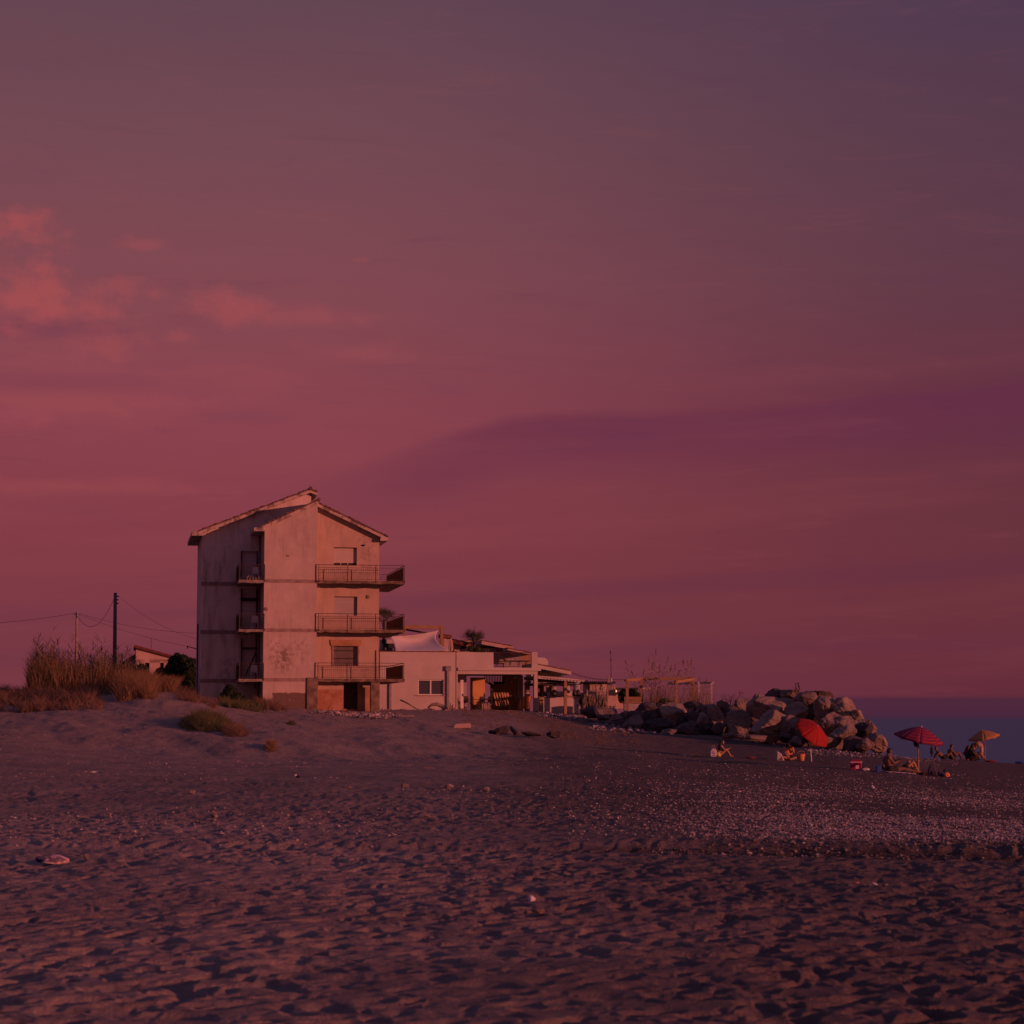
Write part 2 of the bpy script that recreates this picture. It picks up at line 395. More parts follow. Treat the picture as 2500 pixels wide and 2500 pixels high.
def ground(X, Y, fine=True):
    z = macro(X, Y)
    px = 1250 + F * X / np.maximum(Y, .5)
    wet = np.clip((px - 1350) / 600, 0, 1)
    fa = np.clip(1.15 - Y / 62, .0, 1)                    # hollows as far as the mesh can carry them
    beyond = np.clip((Y - 27) / 1.5, 0, 1)
    churn = (1 - .55 * wet * beyond)
    patch = np.clip(.75 + 1.1 * vn(X * .3, Y * .3, 5), .25, 1.2)
    wx = X + .16 * vn(X * 2.9, Y * 2.9, 31) + .07 * vn(X * 8, Y * 8, 35); wy = Y + .16 * vn(X * 2.7, Y * 2.7, 33) + .07 * vn(X * 8, Y * 8, 37)
    z += fa * churn * patch * (1.0 * np.minimum(.13 * dents(wx, wy, .38, 11, .84), .09 * dents(wx + .2, wy, .25, 41, .7)) + .024 * dents(wx, wy, .13, 61, .7) + .02 * fbm(X * 1.7, Y * 1.5, 3, 201))
    z += (.020 + .0 * Y) * fbm(X * .9, Y * .9, 4, 3) * np.clip(1.3 - Y / 150, .3, 1)
    z += .10 * fbm(X * .12, Y * .12, 3, 8) * np.clip((Y - 20) / 40, 0, 1) * np.clip(1.6 - .6 * wet * 1.5, .5, 1)
    mid = np.clip((Y - 28) / 10, 0, 1)
    z += mid * .055 * fbm(X * 1.1, Y * .55, 4, 91) * (1 - .5 * wet)
    # wind-gullied face of the low dune
    dune = np.clip((Y - 84) / 6, 0, 1) * np.clip((128 - Y) / 8, 0, 1) * np.clip((1500 - px) / 200, 0, 1)
    z += dune * (.16 * fbm((X + .35 * Y) * .55, Y * .15, 4, 51) + .035 * fbm(X * 1.6, Y * .8, 3, 53))
    return z
rowsY = []
y = 4.0
while y < 400:
    rowsY.append(y)
    if y < 10.8: y += .25
    elif y < 62: y += max(.012, y * y / (F * 1.68) * 2.44 * .42)
    elif y < 160: y += .3
    else: y += 2.0
rowsY = np.array(rowsY)
uc = np.concatenate([-np.geomspace(3, .262, 26), np.linspace(-.26, .26, 780), np.geomspace(.262, 3, 26)])
YY, UU = np.meshgrid(rowsY, uc, indexing='ij')
XX = UU * YY
ZZ = ground(XX, YY)
nr, ncx = XX.shape
idx = np.arange(nr * ncx).reshape(nr, ncx)
fc = np.stack([idx[:-1, :-1], idx[:-1, 1:], idx[1:, 1:], idx[1:, :-1]], -1).reshape(-1, 4)
def sand_mat():
    m = bpy.data.materials.new('sand'); m.use_nodes = True; t = m.node_tree; b = t.nodes['Principled BSDF']
    b.inputs['Roughness'].default_value = .95; b.inputs['Specular IOR Level'].default_value = .15
    g = t.nodes.new('ShaderNodeNewGeometry'); P = g.outputs['Position']; x, y, z = xyz(t, P)
    c = mixc(t, noise(t, P, .35, 6, .6).sm(.35, .65), (.345, .285, .255), (.25, .205, .19))
    c = mixc(t, noise(t, P, 5.0, 5, .65).sm(.45, .7) * .55, c, (.125, .105, .10))
    fine = noise(t, P, 60.0, 3, .7)
    c = mixc(t, fine.sm(.4, .7) * .5, c, (.36, .28, .25))
    # darker, coarser shingle towards the water
    sh = (x - y * .055 + (noise(t, P, .25, 4, .6) - .5) * 9.0).sm(-1.5, 3.5) * y.sm(25.0, 30.0)
    v = t.nodes.new('ShaderNodeTexVoronoi'); v.inputs['Scale'].default_value = 14; t.links.new(P, v.inputs['Vector'])
    vc = t.nodes.new('ShaderNodeSeparateColor'); t.links.new(v.outputs['Color'], vc.inputs[0])
    rnd = E(t, vc.outputs[0])
    peb = mixc(t, rnd.sm(.0, 1.0), (.09, .075, .075), (.26, .21, .20))
    peb = mixc(t, rnd.sm(.9, .96), peb, (.55, .47, .44))
    c = mixc(t, sh * .75, c, peb)
    c = mixc(t, z.sm(1.9, 3.3) * y.sm(70.0, 88.0) * .5, c, (.38, .275, .22))       # drier dune sand, warmth of the sunlit slope painted in
    seaward_dark = (x + (noise(t, P, .12, 3, .5) - .5) * 5.0).sm(-2.5, 3.0) * .68     # darker sand nearer the sea, with corner light falloff painted in
    c = mixc(t, seaward_dark, c, (.09, .075, .075))
    ysc = 27.45 - (x * .193 - .25).f('MINIMUM', 1.2).f('MAXIMUM', 0.0) + (noise(t, P, .8, 4, .6) - .5) * .5
    wr = (1.0 - (y - ysc).f('ABSOLUTE').sm(.08, .34)) * x.sm(.2, 1.6)            # damp weed wrack on the step
    c = mixc(t, wr * .7, c, (.045, .038, .034))
    t.links.new(c, b.inputs['Base Color'])
    h = noise(t, P, 9.0, 8, .7) * 1.0 + noise(t, P, 2.6, 7, .72) * 3.6 * y.sm(24.0, 45.0)
    dist = E(t, v.outputs['Distance'])
    h = h + (0.5 - dist) * sh * 1.0
    bn = t.nodes.new('ShaderNodeBump'); bn.inputs['Strength'].default_value = .9; bn.inputs['Distance'].default_value = .11
    t.links.new(h.k, bn.inputs['Height']); t.links.new(bn.outputs[0], b.inputs['Normal'])
    return m
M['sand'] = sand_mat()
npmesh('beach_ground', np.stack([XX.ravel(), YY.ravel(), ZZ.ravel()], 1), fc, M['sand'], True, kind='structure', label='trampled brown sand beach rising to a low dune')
# ------------------------------------------------------------------ sea
def sea_mat():
    m = bpy.data.materials.new('sea_water'); m.use_nodes = True; t = m.node_tree; b = t.nodes['Principled BSDF']
    b.inputs['Base Color'].default_value = (.13, .185, .26, 1); b.inputs['Roughness'].default_value = .5; b.inputs['IOR'].default_value = 1.33
    g = t.nodes.new('ShaderNodeNewGeometry'); x, y, z = xyz(t, g.outputs['Position'])
    h = noise(t, vec(t, x * .25, y * .9, 0.0), 1.0, 6, .6) + noise(t, vec(t, x * .012, y * .03, 0.0), 1.0, 3, .5) * 4.0
    bn = t.nodes.new('ShaderNodeBump'); bn.inputs['Strength'].default_value = .9; bn.inputs['Distance'].default_value = .5
    t.links.new(h.k, bn.inputs['Height']); t.links.new(bn.outputs[0], b.inputs['Normal']); return m
M['sea'] = sea_mat()
MB().add([(-40000, 60, 0), (40000, 60, 0), (40000, 50000, 0), (-40000, 50000, 0)], [(0, 1, 2, 3)]).build('sea', M['sea'], kind='structure', label='calm grey blue sea reaching the horizon')

# ------------------------------------------------------------------ pebbles and litter of stones
OCT = np.array([(1,0,0),(0,1,0),(-1,0,0),(0,-1,0),(0,0,1),(0,0,-1)], float)
OF = np.array([(0,1,4),(1,2,4),(2,3,4),(3,0,4),(1,0,5),(2,1,5),(3,2,5),(0,3,5)])
def stones(name, X, Y, S, m, label, sink=.25, flat=.6):
    n = len(X); Z = ground(X, Y)
    a = rng.uniform(0, 6.28, n); V = OCT[None] * (1 + rng.uniform(-.3, .3, (n, 6, 1)))
    sx = S * rng.uniform(.8, 1.5, n); sy = S * rng.uniform(.6, 1.0, n); sz = S * rng.uniform(flat * .6, flat * 1.3, n)
    vx = V[:, :, 0] * sx[:, None]; vy = V[:, :, 1] * sy[:, None]; vz = V[:, :, 2] * sz[:, None] + (rng.uniform(-.3, .3, (n, 6)) * sz[:, None])
    ca, sa = np.cos(a)[:, None], np.sin(a)[:, None]
    P = np.stack([vx * ca - vy * sa + X[:, None], vx * sa + vy * ca + Y[:, None], vz + (Z + sz * (1 - 2 * sink))[:, None]], -1).reshape(-1, 3)
    Fc = (OF[None] + (np.arange(n) * 6)[:, None, None]).reshape(-1, 3)
    return npmesh(name, P, Fc, m, False, kind='stuff', label=label)
def stonemat(name, lo, hi, pale, thr=.93):
    m = bpy.data.materials.new(name); m.use_nodes = True; t = m.node_tree; b = t.nodes['Principled BSDF']; b.inputs['Roughness'].default_value = .75
    g = t.nodes.new('ShaderNodeNewGeometry'); r = E(t, g.outputs['Random Per Island'])
    c = mixc(t, r, lo, hi); c = mixc(t, r.sm(thr, thr + .02), c, pale); t.links.new(c, b.inputs['Base Color']); return m
M['peb'] = stonemat('pebble', (.12, .105, .115), (.30, .265, .275), (.46, .42, .43))
M['peb3'] = stonemat('wet_stone', (.05, .04, .04), (.16, .13, .12), (.30, .26, .25))
M['peb2'] = stonemat('litter_stone', (.16, .12, .11), (.42, .34, .30), (.50, .44, .41), .86)
def scatter(n, pxr, yr, pw=1.0):
    """ground points, even in photo pixels"""
    px = rng.uniform(*pxr, n); q = rng.uniform(1 / yr[1], 1 / yr[0], n); Y = 1 / q; return (px - 1250) / F * Y, Y, px
X, Y, px = scatter(80000, (1380, 2560), (26.6, 96))
k = rng.uniform(0, 1, len(X)) < np.clip((px - 1500) / 700, .08, 1) * np.clip((96 - Y) / 60, .2, 1) * np.clip((Y - 26) / 5, .15, 1) * np.clip(.55 + 1.6 * fbm(X * .25, Y * .12, 3, 77), .05, 1)
X, Y = X[k], Y[k]; stones('pebbles', X, Y, rng.uniform(.006, .022, len(X)) * (1 + .008 * Y), M['peb'], 'grey and pale pebbles strewn over the shingle towards the water')
X, Y, px = scatter(7000, (-40, 2540), (27.5, 110))
k = fbm(X * .2, Y * .1, 3, 15) > -.05
X, Y = X[k], Y[k]; stones('scattered_stones', X, Y, rng.uniform(.008, .03, len(X)) * (.7 + .008 * Y), M['peb2'], 'small pale stones scattered over the middle of the beach')
X, Y, px = scatter(420, (1560, 2540), (26.4, 27.6)); stones('stones_of_the_scarp', X, Y, rng.uniform(.012, .045, len(X)), M['peb3'], 'dark stones lying along the small wave cut step')
# ------------------------------------------------------------------ the tall house
PHI = math.atan(962.0 / F)
class Frame:
    """building frame: s along the front, d into the depth, z up; local origin on the ground"""
    def __init__(s, px, Y, z0, phi=PHI):
        s.a = (math.cos(phi), math.sin(phi)); s.b = (-math.sin(phi), math.cos(phi)); s.phi = phi
        p = at(px, 1754, Y); s.o = Vector((p.x, Y, z0))
    def S(s, px, d, z=0.0):
        u = (px - 1250) / F
        return (u * ((s.o.y + s.b[1] * d) * cT + (s.o.z + z - ZC) * sT) - s.o.x - s.b[0] * d) / (s.a[0] - u * s.a[1] * cT)
    def P(s, px, py, d):
        z = 0
        for _ in range(4):
            q = s.S(px, d, z); Y = s.o.y + s.a[1] * q + s.b[1] * d
            r = ray(px, py); z = ZC + Y * r[2] / r[1] - s.o.z
        return q, z
    def Z(s, px, py, d): return s.P(px, py, d)[1]
    def W(s, q, d, z): return Vector((s.o.x + s.a[0] * q + s.b[0] * d, s.o.y + s.a[1] * q + s.b[1] * d, s.o.z + z))
H = Frame(641, 130, 3.6)
PD = 3.3                # the rear wing stands this far back
house = thing('apartment_house', 'weathered pale gabled house three storeys high with rusty railed balconies', 'house', H.o, H.phi)
sA1 = H.S(773, 0, 5); sB1 = H.S(925, 1.2, 5); sL0 = H.S(490, PD, 5); sL1 = H.S(759, PD, 12); sR1 = H.S(988, 0, 6)
def wallmat(name, c, c2, kind):
    def ex(t, P, c_):
        x, y, z = xyz(t, P)
        n1 = noise(t, P, 1.3, 8, .65); n2 = noise(t, vec(t, x * 2.2, y * 2.2, z * .5), 1.0, 6, .6)
        n3 = noise(t, P, 3.5, 7, .7)
        c_ = mixc(t, n2.sm(.5, .68) * .6, c_, (.33, .26, .225))
        drip = noise(t, vec(t, x * 5.0, y * 5.0, z * .35), 1.0, 5, .6)
        c_ = mixc(t, drip.sm(.55, .7) * .4, c_, (.24, .18, .15))
        c_ = mixc(t, n1.sm(.55, .7) * .4, c_, (.40, .32, .27))
        def rect(x0, x1, z0, z1, s=.12):
            return x.sm(x0 - s, x0 + s) * (1.0 - x.sm(x1 - s, x1 + s)) * z.sm(z0 - s, z0 + s) * (1.0 - z.sm(z1 - s, z1 + s))
        if kind == 'A':
            edge = x + (n3 - .5) * 1.1; ez = z + (n3 - .5) * .5
            m = edge.sm(.5, .62) * (1.0 - ez.sm(1.42, 1.5))
            c_ = mixc(t, m * .9, c_, (.10, .065, .05))
            c_ = mixc(t, m * n3.sm(.60, .64) * .8, c_, (.36, .28, .24))
            flake = n3.sm(.46, .50)
            c_ = mixc(t, flake * rect(.7, 1.7, 2.8, 4.2, .5) * .85, c_, (.16, .12, .105))
            c_ = mixc(t, n3.sm(.5, .58) * rect(1.8, 2.8, 3.1, 4.9, .5) * .6, c_, (.22, .17, .15))
            c_ = mixc(t, n3.sm(.54, .6) * rect(.3, 1.3, 3.3, 5.0, .5) * .65, c_, (.18, .14, .12))
            c_ = mixc(t, rect(2.95, 3.5, 1.9, 13.2, .12) * .35, c_, (.33, .26, .23))
            c_ = mixc(t, n1.sm(.42, .6) * rect(1.4, 2.9, 10.0, 12.4, .5) * .4, c_, (.30, .24, .21))
        elif kind == 'B':
            c_ = mixc(t, n3.sm(.45, .6) * rect(5.9, 7.0, 9.0, 11.6, .4) * .6, c_, (.25, .19, .17))
            c_ = mixc(t, n3.sm(.5, .6) * rect(4.4, 7.2, 8.4, 9.1, .25) * .55, c_, (.24, .18, .16))
            c_ = mixc(t, n3.sm(.48, .6) * rect(5.2, 7.0, 2.2, 3.0, .25) * .6, c_, (.28, .17, .13))
            low = 1.0 - z.sm(1.6, 1.75)
            c_ = mixc(t, low * .85, c_, (.30, .125, .065))
            c_ = mixc(t, low * n1.sm(.46, .54) * .7, c_, (.40, .24, .17))
            c_ = mixc(t, low * n3.sm(.56, .6) * .7, c_, (.15, .08, .055))
        else:
            c_ = mixc(t, n2.sm(.5, .75) * .3, c_, (.3, .25, .23))
            c_ = mixc(t, n3.sm(.45, .6) * rect(-2.3, -1.5, .2, 3.6, .4) * .5, c_, (.16, .13, .12))
        return c_
    return mat(name, c, c2, 1.0, .9, .25, 14, obj=True, extra=ex)
M['wA'] = wallmat('peeling_plaster', (.46, .38, .34), (.39, .325, .29), 'A')
M['wB'] = wallmat('stained_plaster', (.455, .345, .27), (.40, .30, .24), 'B')
M['wL'] = wallmat('grey_plaster', (.60, .52, .50), (.53, .46, .44), 'L')
# gable outlines
ridge_s, ridge_z = H.P(778, 1229, -.15)
eL_s, eL_z = H.P(641, 1293, 0)
slp = (ridge_z - eL_z) / (ridge_s - eL_s)
def zr(s_): return ridge_z - abs(s_ - ridge_s) * slp
# section A
mb = MB(); mb.prism([(0, -1.2), (sA1, -1.2), (sA1, zr(sA1)), (0, zr(0))], 0, PD)
mb.build('wall', M['wA'], house, label='pale peeling front wall')
# section B with window openings
def window_rect(px0, py0, px1, py1, d=1.2):
    a = H.P(px0, py0, d); b = H.P(px1, py1, d); return [a[0], b[0], b[1], a[1]]
W1 = window_rect(815.5, 1336, 871, 1381); W2 = window_rect(817, 1456, 872, 1503); W3 = window_rect(815, 1575, 872, 1626); DR = window_rect(839, 1667, 873, 1731)
def holed(mb, s0, s1, z0, z1, holes, y0, y1):
    ss = sorted({s0, s1} | {h[0] for h in holes} | {h[1] for h in holes}); zz = sorted({z0, z1} | {h[2] for h in holes} | {h[3] for h in holes})
    for j in range(len(zz) - 1):
        run = None
        for i in range(len(ss)):
            solid = False
            if i < len(ss) - 1:
                cx = (ss[i] + ss[i + 1]) / 2; cz = (zz[j] + zz[j + 1]) / 2
                solid = not any(h[0] < cx < h[1] and h[2] < cz < h[3] for h in holes)
            if solid and run is None: run = ss[i]
            if not solid and run is not None: mb.box(run, ss[i], y0, y1, zz[j], zz[j + 1]); run = None
zB = min(zr(sA1), zr(sB1)) - .05
mb = MB(); holed(mb, sA1, sB1, -1.2, zB, [W1, W2, W3, DR], 1.2, 1.5)
mb.prism([(sA1, zB), (sB1, zB), (sB1, zr(sB1)), (ridge_s, ridge_z), (sA1, zr(sA1))], 1.2, 1.5)
mb.box(sB1 - .3, sB1, 1.5, 10.4, -1.2, zr(sB1) - .08)
mb.box(sA1, sB1 - .3, 10.1, 10.4, -1.2, zB - .2)
mb.build('wall', M['wB'], house, label='orange stained wall behind the balconies')
# rear block
rz0 = H.Z(490, 1303, PD); rz1 = H.Z(757, 1204, PD); rs1 = H.S(757, PD, 14)
rsl = (rz1 - rz0) / (rs1 - sL0)
def zl(s_): return rz0 + (s_ - sL0) * rsl
LD = [window_rect(588, 1437, 629, 1532, PD), window_rect(588, 1559, 629, 1655, PD), window_rect(588, 1345, 629, 1409, PD)]
mb = MB(); holed(mb, sL0, 0, -1.2, rz0 - .05, LD, PD, PD + .3)
mb.box(0, sL1, PD, PD + .3, rz0 - 2, rz0 - .05)
mb.prism([(sL0, rz0 - .05), (sL1, rz0 - .05), (sL1, zl(rs1) - .12), (rs1, zl(rs1)), (sL0, zl(sL0))], PD, PD + .3)
mb.box(sL0, sL0 + .3, PD + .3, 10.6, -1.2, rz0 - .12)
mb.box(sL0 + .3, sL1, 10.3, 10.6, -1.2, rz0 - .12); mb.box(sL1 - .3, sL1, PD + .3, 10.3, rz0 - 2, zl(sL1) - .4)
mb.build('wall', M['wL'], house, label='shaded wall of the rear wing')
# roofs: a slab and its tiles
def roof(name, s_e, z_e, s_r, z_r, y0, y1, th=.2, boxed=None, tiles=True):
    """one slope between eave (s_e) and ridge (s_r)"""
    mb = MB(); mb.prism([(s_e, z_e - th), (s_r, z_r - th), (s_r, z_r), (s_e, z_e)][::1 if s_e < s_r else -1], y0, y1)
    r = mb.build(name, M['wcorn'], house)
    if tiles:
        n = max(3, int(abs(s_r - s_e) / .24)); t = MB()
        for i in range(n):
            f0 = i / n; f1 = (i + 1) / n - .004
            a = s_e + (s_r - s_e) * f0; b = s_e + (s_r - s_e) * f1; za = z_e + (z_r - z_e) * f0; zb = z_e + (z_r - z_e) * f1
            j = random.uniform(-.03, .02); h = random.uniform(.08, .16)
            lo, hi = (a, b) if a < b else (b, a); zlo, zhi = (za, zb) if a < b else (zb, za)
            t.prism([(lo, zlo + .006), (hi, zhi + .006), (hi, zhi + h * .7), (lo, zlo + h)], y0 - .04 + j, y1)
        t.build('roof_tiles', M['tile_edge'], r, kind='stuff')
    return r
M['wcorn'] = mat('cornice_paint', (.44, .36, .32), (.18, .14, .125), 2.0, .9, .3, 14, obj=True, lo=.46, hi=.6)
# A slope: projects a little in front of section A; runs back to the rear block
sEa, zEa = H.P(621, 1291, -.15)
roof('roof_slope', sEa + .34, zr(sEa + .34) + .2, ridge_s, ridge_z + .2, -.15, PD - .02)
# level boxed eave ends
def eave_box(s0, s1, z, y0, y1, h=.24):
    return MB().prism([(s0, z - h), (s1, z - h), (s1, z), (s0, z)], y0, y1).build('eave', M['wcorn'], house, bevel=.01)
eave_box(sEa - .02, -.003, zr(sEa + .34) + .19, -.155, PD - .02, .22)
sEb, zEb = H.P(948, 1298, .75)
rb = roof('roof_slope', sEb, zr(sEb) + .2, ridge_s, ridge_z + .12, .75, 10.8)
eave_box(sB1 + .003, sEb - .02, zr(sEb) + .19, .745, 10.8, .20)
MB().tube([H_ for H_ in [(ridge_s, -.2, ridge_z + .24), (ridge_s, .9, ridge_z + .24), (ridge_s, PD, ridge_z + .24)]], .12, 8).build('ridge_cap', M['tile_edge'], house)
sEl, zEl = H.P(470, 1298, PD - .3)
zl2 = lambda s_: rz1 + .2 - (rs1 - s_) * rsl
roof('roof_slope', sEl + .35, zl2(sEl + .35), rs1, zl2(rs1), PD - .3, 10.9)
eave_box(sEl - .05, sL0 - .003, zl2(sEl + .35) - .01, PD - .305, 10.9, .24)
sRr = H.S(775, PD - .3, 14)
roof('roof_slope', sRr, zl2(rs1) - (sRr - rs1) * rsl, rs1 + .002, zl2(rs1), PD - .3, 10.9)
MB().tube([(rs1, PD - .4, zl2(rs1) + .07), (rs1, 10.9, zl2(rs1) + .07)], .12, 8).build('ridge_cap', M['tile_edge'], house)
# floor bands
bz = [H.Z(700, y_, 0) for y_ in (1418, 1538, 1659)]
for z in bz:
    MB().box(.02, sA1 - .01, -.02, 0, z - .12, z + .09).build('string_course', M['band'] if 'band' in M else M.setdefault('band', mat('grey_band', (.30, .22, .20), (.20, .15, .14), 3, .9, .3, 14, obj=True)), house)
    MB().box(sL0 - .02, H.S(585, PD, z), PD - .03, PD, z - .14, z + .09).build('string_course', M['band'], house)
# concrete posts at the base
def post(px0, px1, pyt, d, dz=0):
    s0 = H.S(px0, d, 1); s1 = H.S(px1, d, 1); z1 = H.Z(px0, pyt, d)
    MB().box(s0, s1, d, d + .35, -1.2, z1).build('concrete_post', M['concrete_old'], house, bevel=.02)
post(749, 776, 1654, -.10)
z_sl = bz[2] - .14
MB().box(H.S(905, -.02, 1), H.S(927, -.02, 1), -.02, .4, -1.2, z_sl - .01).build('concrete_post', M['concrete_old'], house, bevel=.02)
MB().box(H.S(873.5, 1.1, 1), H.S(901, 1.1, 1), 1.08, 1.198, -1.2, z_sl - .3).build('pier', M['pier'] if 'pier' in M else M.setdefault('pier', mat('brown_plaster', (.40, .23, .13), (.27, .15, .09), 1.6, .9, .3, 14, obj=True)), house)
# windows of section B
def shutter(W, m, y=1.38, label=None, slots=False):
    s0, s1, z0, z1 = W
    fr = MB().box(s0, s1, y + .06, y + .1, z0, z1).build('window', M['dark'], house)
    zz = z0 + (.17 if slots else 0)
    MB().box(s0 + .01, s1 - .01, y, y + .05, zz, z1 - .01).build('shutter', m, fr, label=label)
    MB().box(s0, s1, y - .03, y + .05, z1 - .045, z1 - .002).build('lintel_trim', M['rust'], fr)
    if slots:
        for f in (.333, .666):
            x = s0 + (s1 - s0) * f * .93; MB().box(x - .025, x + .025, y, y + .05, z0, zz).build('mullion', M['white'], fr)
    return fr
shutter(W1, M['shutter'], label='shutter not quite down', slots=True)
shutter(W2, M['shutter_d'])
w3 = shutter(W3, M['shutter_d'])
s0, s1, z0, z1 = W3
for i in range(21):
    x = s0 + (s1 - s0) * (i + .5) / 21; MB().tube([(x, 1.19, z0), (x, 1.19, z1)], .011, 4).build('window_bar', M['iron'], w3)
for f in (.0, .36, .74, .98): MB().box(s0, s1, 1.18, 1.20, z0 + (z1 - z0) * f, z0 + (z1 - z0) * f + .03).build('window_bar', M['iron'], w3)
l0, lz = H.P(807, 1576, 1.1); l1 = H.S(883, 1.1, 5); lt = H.Z(807, 1562, 1.1)
MB().prism([(l0 + .1, lz - .02), (l1 - .1, lz - .02), (l1 - .02, lz + .06), (l1, lt), (l0, lt), (l0 + .02, lz + .06)], 1.12, 1.199).build('lintel', M['pier'], house)
for sx, k in ((s0 - .09, -1), (s1 + .03, 1)):
    j = MB()
    for i in range(9):
        zz = z0 + (z1 - z0) * i / 9; w = random.uniform(.0, .05)
        j.box(sx - (w if k < 0 else 0), sx + .06 + (w if k > 0 else 0), 1.15, 1.199, zz, zz + (z1 - z0) / 9 - .004)
    j.build('jamb', M['band'], house)
s0, s1, z0, z1 = DR
dr = MB().box(s0, s1, 1.42, 1.47, z0, z1).build('door', M['door'], house, label='battered dark door')
MB().box(s0 + .12, s0 + .16, 1.39, 1.42, z0 + .85, z0 + 1.0).build('handle', M['rust'], dr)
# odds and ends on the wall
q = H.P(899, 1457, 1.2); MB().ball((q[0], 1.17, q[1]), .13, .05, .13, 14, 8).build('wall_lamp', M['concrete'], house, smooth=True)
q = H.P(886.5, 1331.5, 1.2); MB().ball((q[0], 1.18, q[1]), .13, .03, .06, 10, 6).build('vent_hole', M['dark'], house)
q = H.P(649, 1487, 0); MB().ball((q[0], -.01, q[1]), .13, .03, .12, 9, 6).build('plaster_scar', M['concrete_old'], house)
q = H.P(702, 1357, 0); MB().ball((q[0], -.0, q[1]), .12, .02, .05, 9, 6).build('plaster_scar', M['concrete_old'], house)
# rear block openings behind the small balconies
M['shutter_l'] = mat('pale_grey_shutter', (.60, .55, .56), (.52, .47, .48), 1.0, .7, .5, 1.0, stretch=(1, 1, 45), lo=.4, hi=.6)
for i, (W, lab) in enumerate(zip(LD, ('half raised shutter', 'broken open door', 'closed shutter'))):
    s0, s1, z0, z1 = W
    fr = MB().box(s0, s1, PD + .26, PD + .29, z0, z1).build('balcony_door', M['shutter_l'], house, label=lab)
    for x in (s0, s1 - .06): MB().box(x, x + .06, PD - .01, PD + .26, z0, z1).build('door_frame', M['wood_dark'], fr)
    if i == 0:
        MB().box(s0 + .06, s1 - .06, PD + .1, PD + .2, z0, z0 + (z1 - z0) * .68).build('shutter', M['shutter_l'], fr)
        MB().box(s0 - .02, s1 + .02, PD - .2, PD - .04, z0 + (z1 - z0) * .68, z0 + (z1 - z0) * .76).build('awning_roll', M['dark'], fr)
    if i == 1:
        MB().box(s0 + .06, s1 - .06, PD - .04, PD + .02, z0 + (z1 - z0) * .73, z0 + (z1 - z0) * .78).build('door_frame', M['wood_dark'], fr)
        MB().bar((s0 + .28, PD - .3, z0 + .1), (s1 - .12, PD - .1, z0 + 1.6), .07).build('leaning_post', M['wood_dark'], fr)
# pipes
cz = H.Z(637, 1308, PD - .1)
MB().tube([(-.1, PD - .1, -.9), (-.1, PD - .1, cz)], .055, 8).build('downpipe', M['greypipe'], house, smooth=True)
MB().tube([(-.24, PD - .08, 1.8), (-.24, PD - .08, cz - 1.4)], .03, 6).build('downpipe', M['iron'], house, smooth=True)
pz = H.Z(485, 1523, PD + .5); ps = H.S(484.5, PD + .5, 4)
MB().tube([(ps - .06, PD + .5, -.9), (ps - .06, PD + .5, pz)], .05, 6).build('downpipe', M['rust'], house, smooth=True)
qa = H.P(478, 1585, 6.0); qb = H.P(458, 1578, 6.6); k = MB(); k.bar((qa[0] + .1, 6.0, qa[1]), (qb[0], 6.6, qb[1]), .05); k.bar((qb[0], 6.6, qb[1] + .05), (qb[0], 6.6, qb[1] - .15), .06); k.build('cable_bracket', M['steel'], house)
MB().tube([(sB1 + .02, 1.0, bz[2]), (sB1 + .02, 1.0, H.Z(926, 1586, 1.0))], .035, 6).build('standing_pole', M['rust'], house)
# balconies
bal = MB().tube([(0, 0, 0), (0, 0, .80)], .007, 4, False).mesh('baluster', M['iron'])
def balusters(par, pts, z):
    for (x, y) in pts:
        o = bpy.data.objects.new('baluster', bal); col.objects.link(o); o.parent = par; o.location = (x, y, z)
def line(a, b, n): return [(a[0] + (b[0] - a[0]) * i / n, a[1] + (b[1] - a[1]) * i / n) for i in range(1, n)]
def rail(par, pts, z, h, posts=()):
    r = MB()
    for a, b in zip(pts[:-1], pts[1:]):
        for zz, w in ((z + h, .032), (z + h - .17, .018), (z + .08, .02)):
            r.bar((a[0], a[1], zz), (b[0], b[1], zz), w)
    for p in list(pts) + list(posts):
        r.bar((p[0], p[1], z - .16), (p[0], p[1], z + h), .035); r.box(p[0] - .05, p[0] + .05, p[1] - .03, p[1] + .03, z - .10, z + .0)
    return r.build('railing', M['iron'], par)
def slab(poly, z0, z1, m, parent, name, label=None):
    """irregular concrete slab: plan polygon with a crumbly edge"""
    P = []
    for a, b in zip(poly, poly[1:] + poly[:1]):
        n = max(1, int(math.hypot(b[0] - a[0], b[1] - a[1]) / .22))
        for i in range(n): P.append((a[0] + (b[0] - a[0]) * i / n, a[1] + (b[1] - a[1]) * i / n))
    n = len(P); v = []
    for k in (0, 1, 2):
        for p in P:
            jz = random.uniform(-.02, .035) if k == 0 else 0
            jy = random.uniform(-.0, .03) if k == 1 else (random.uniform(0, .05) if k == 0 else 0)
            v.append((p[0], p[1] + jy, (z0 + jz, (z0 + z1) / 2, z1)[k]))
    f = [tuple(range(n - 1, -1, -1)), tuple(2 * n + i for i in range(n))]
    for k in (0, 1): f += [(k * n + i, k * n + (i + 1) % n, (k + 1) * n + (i + 1) % n, (k + 1) * n + i) for i in range(n)]
    return MB().add(v, f).build(name, m, parent, label=label)
railY = -.06; sideEnd = 8.5
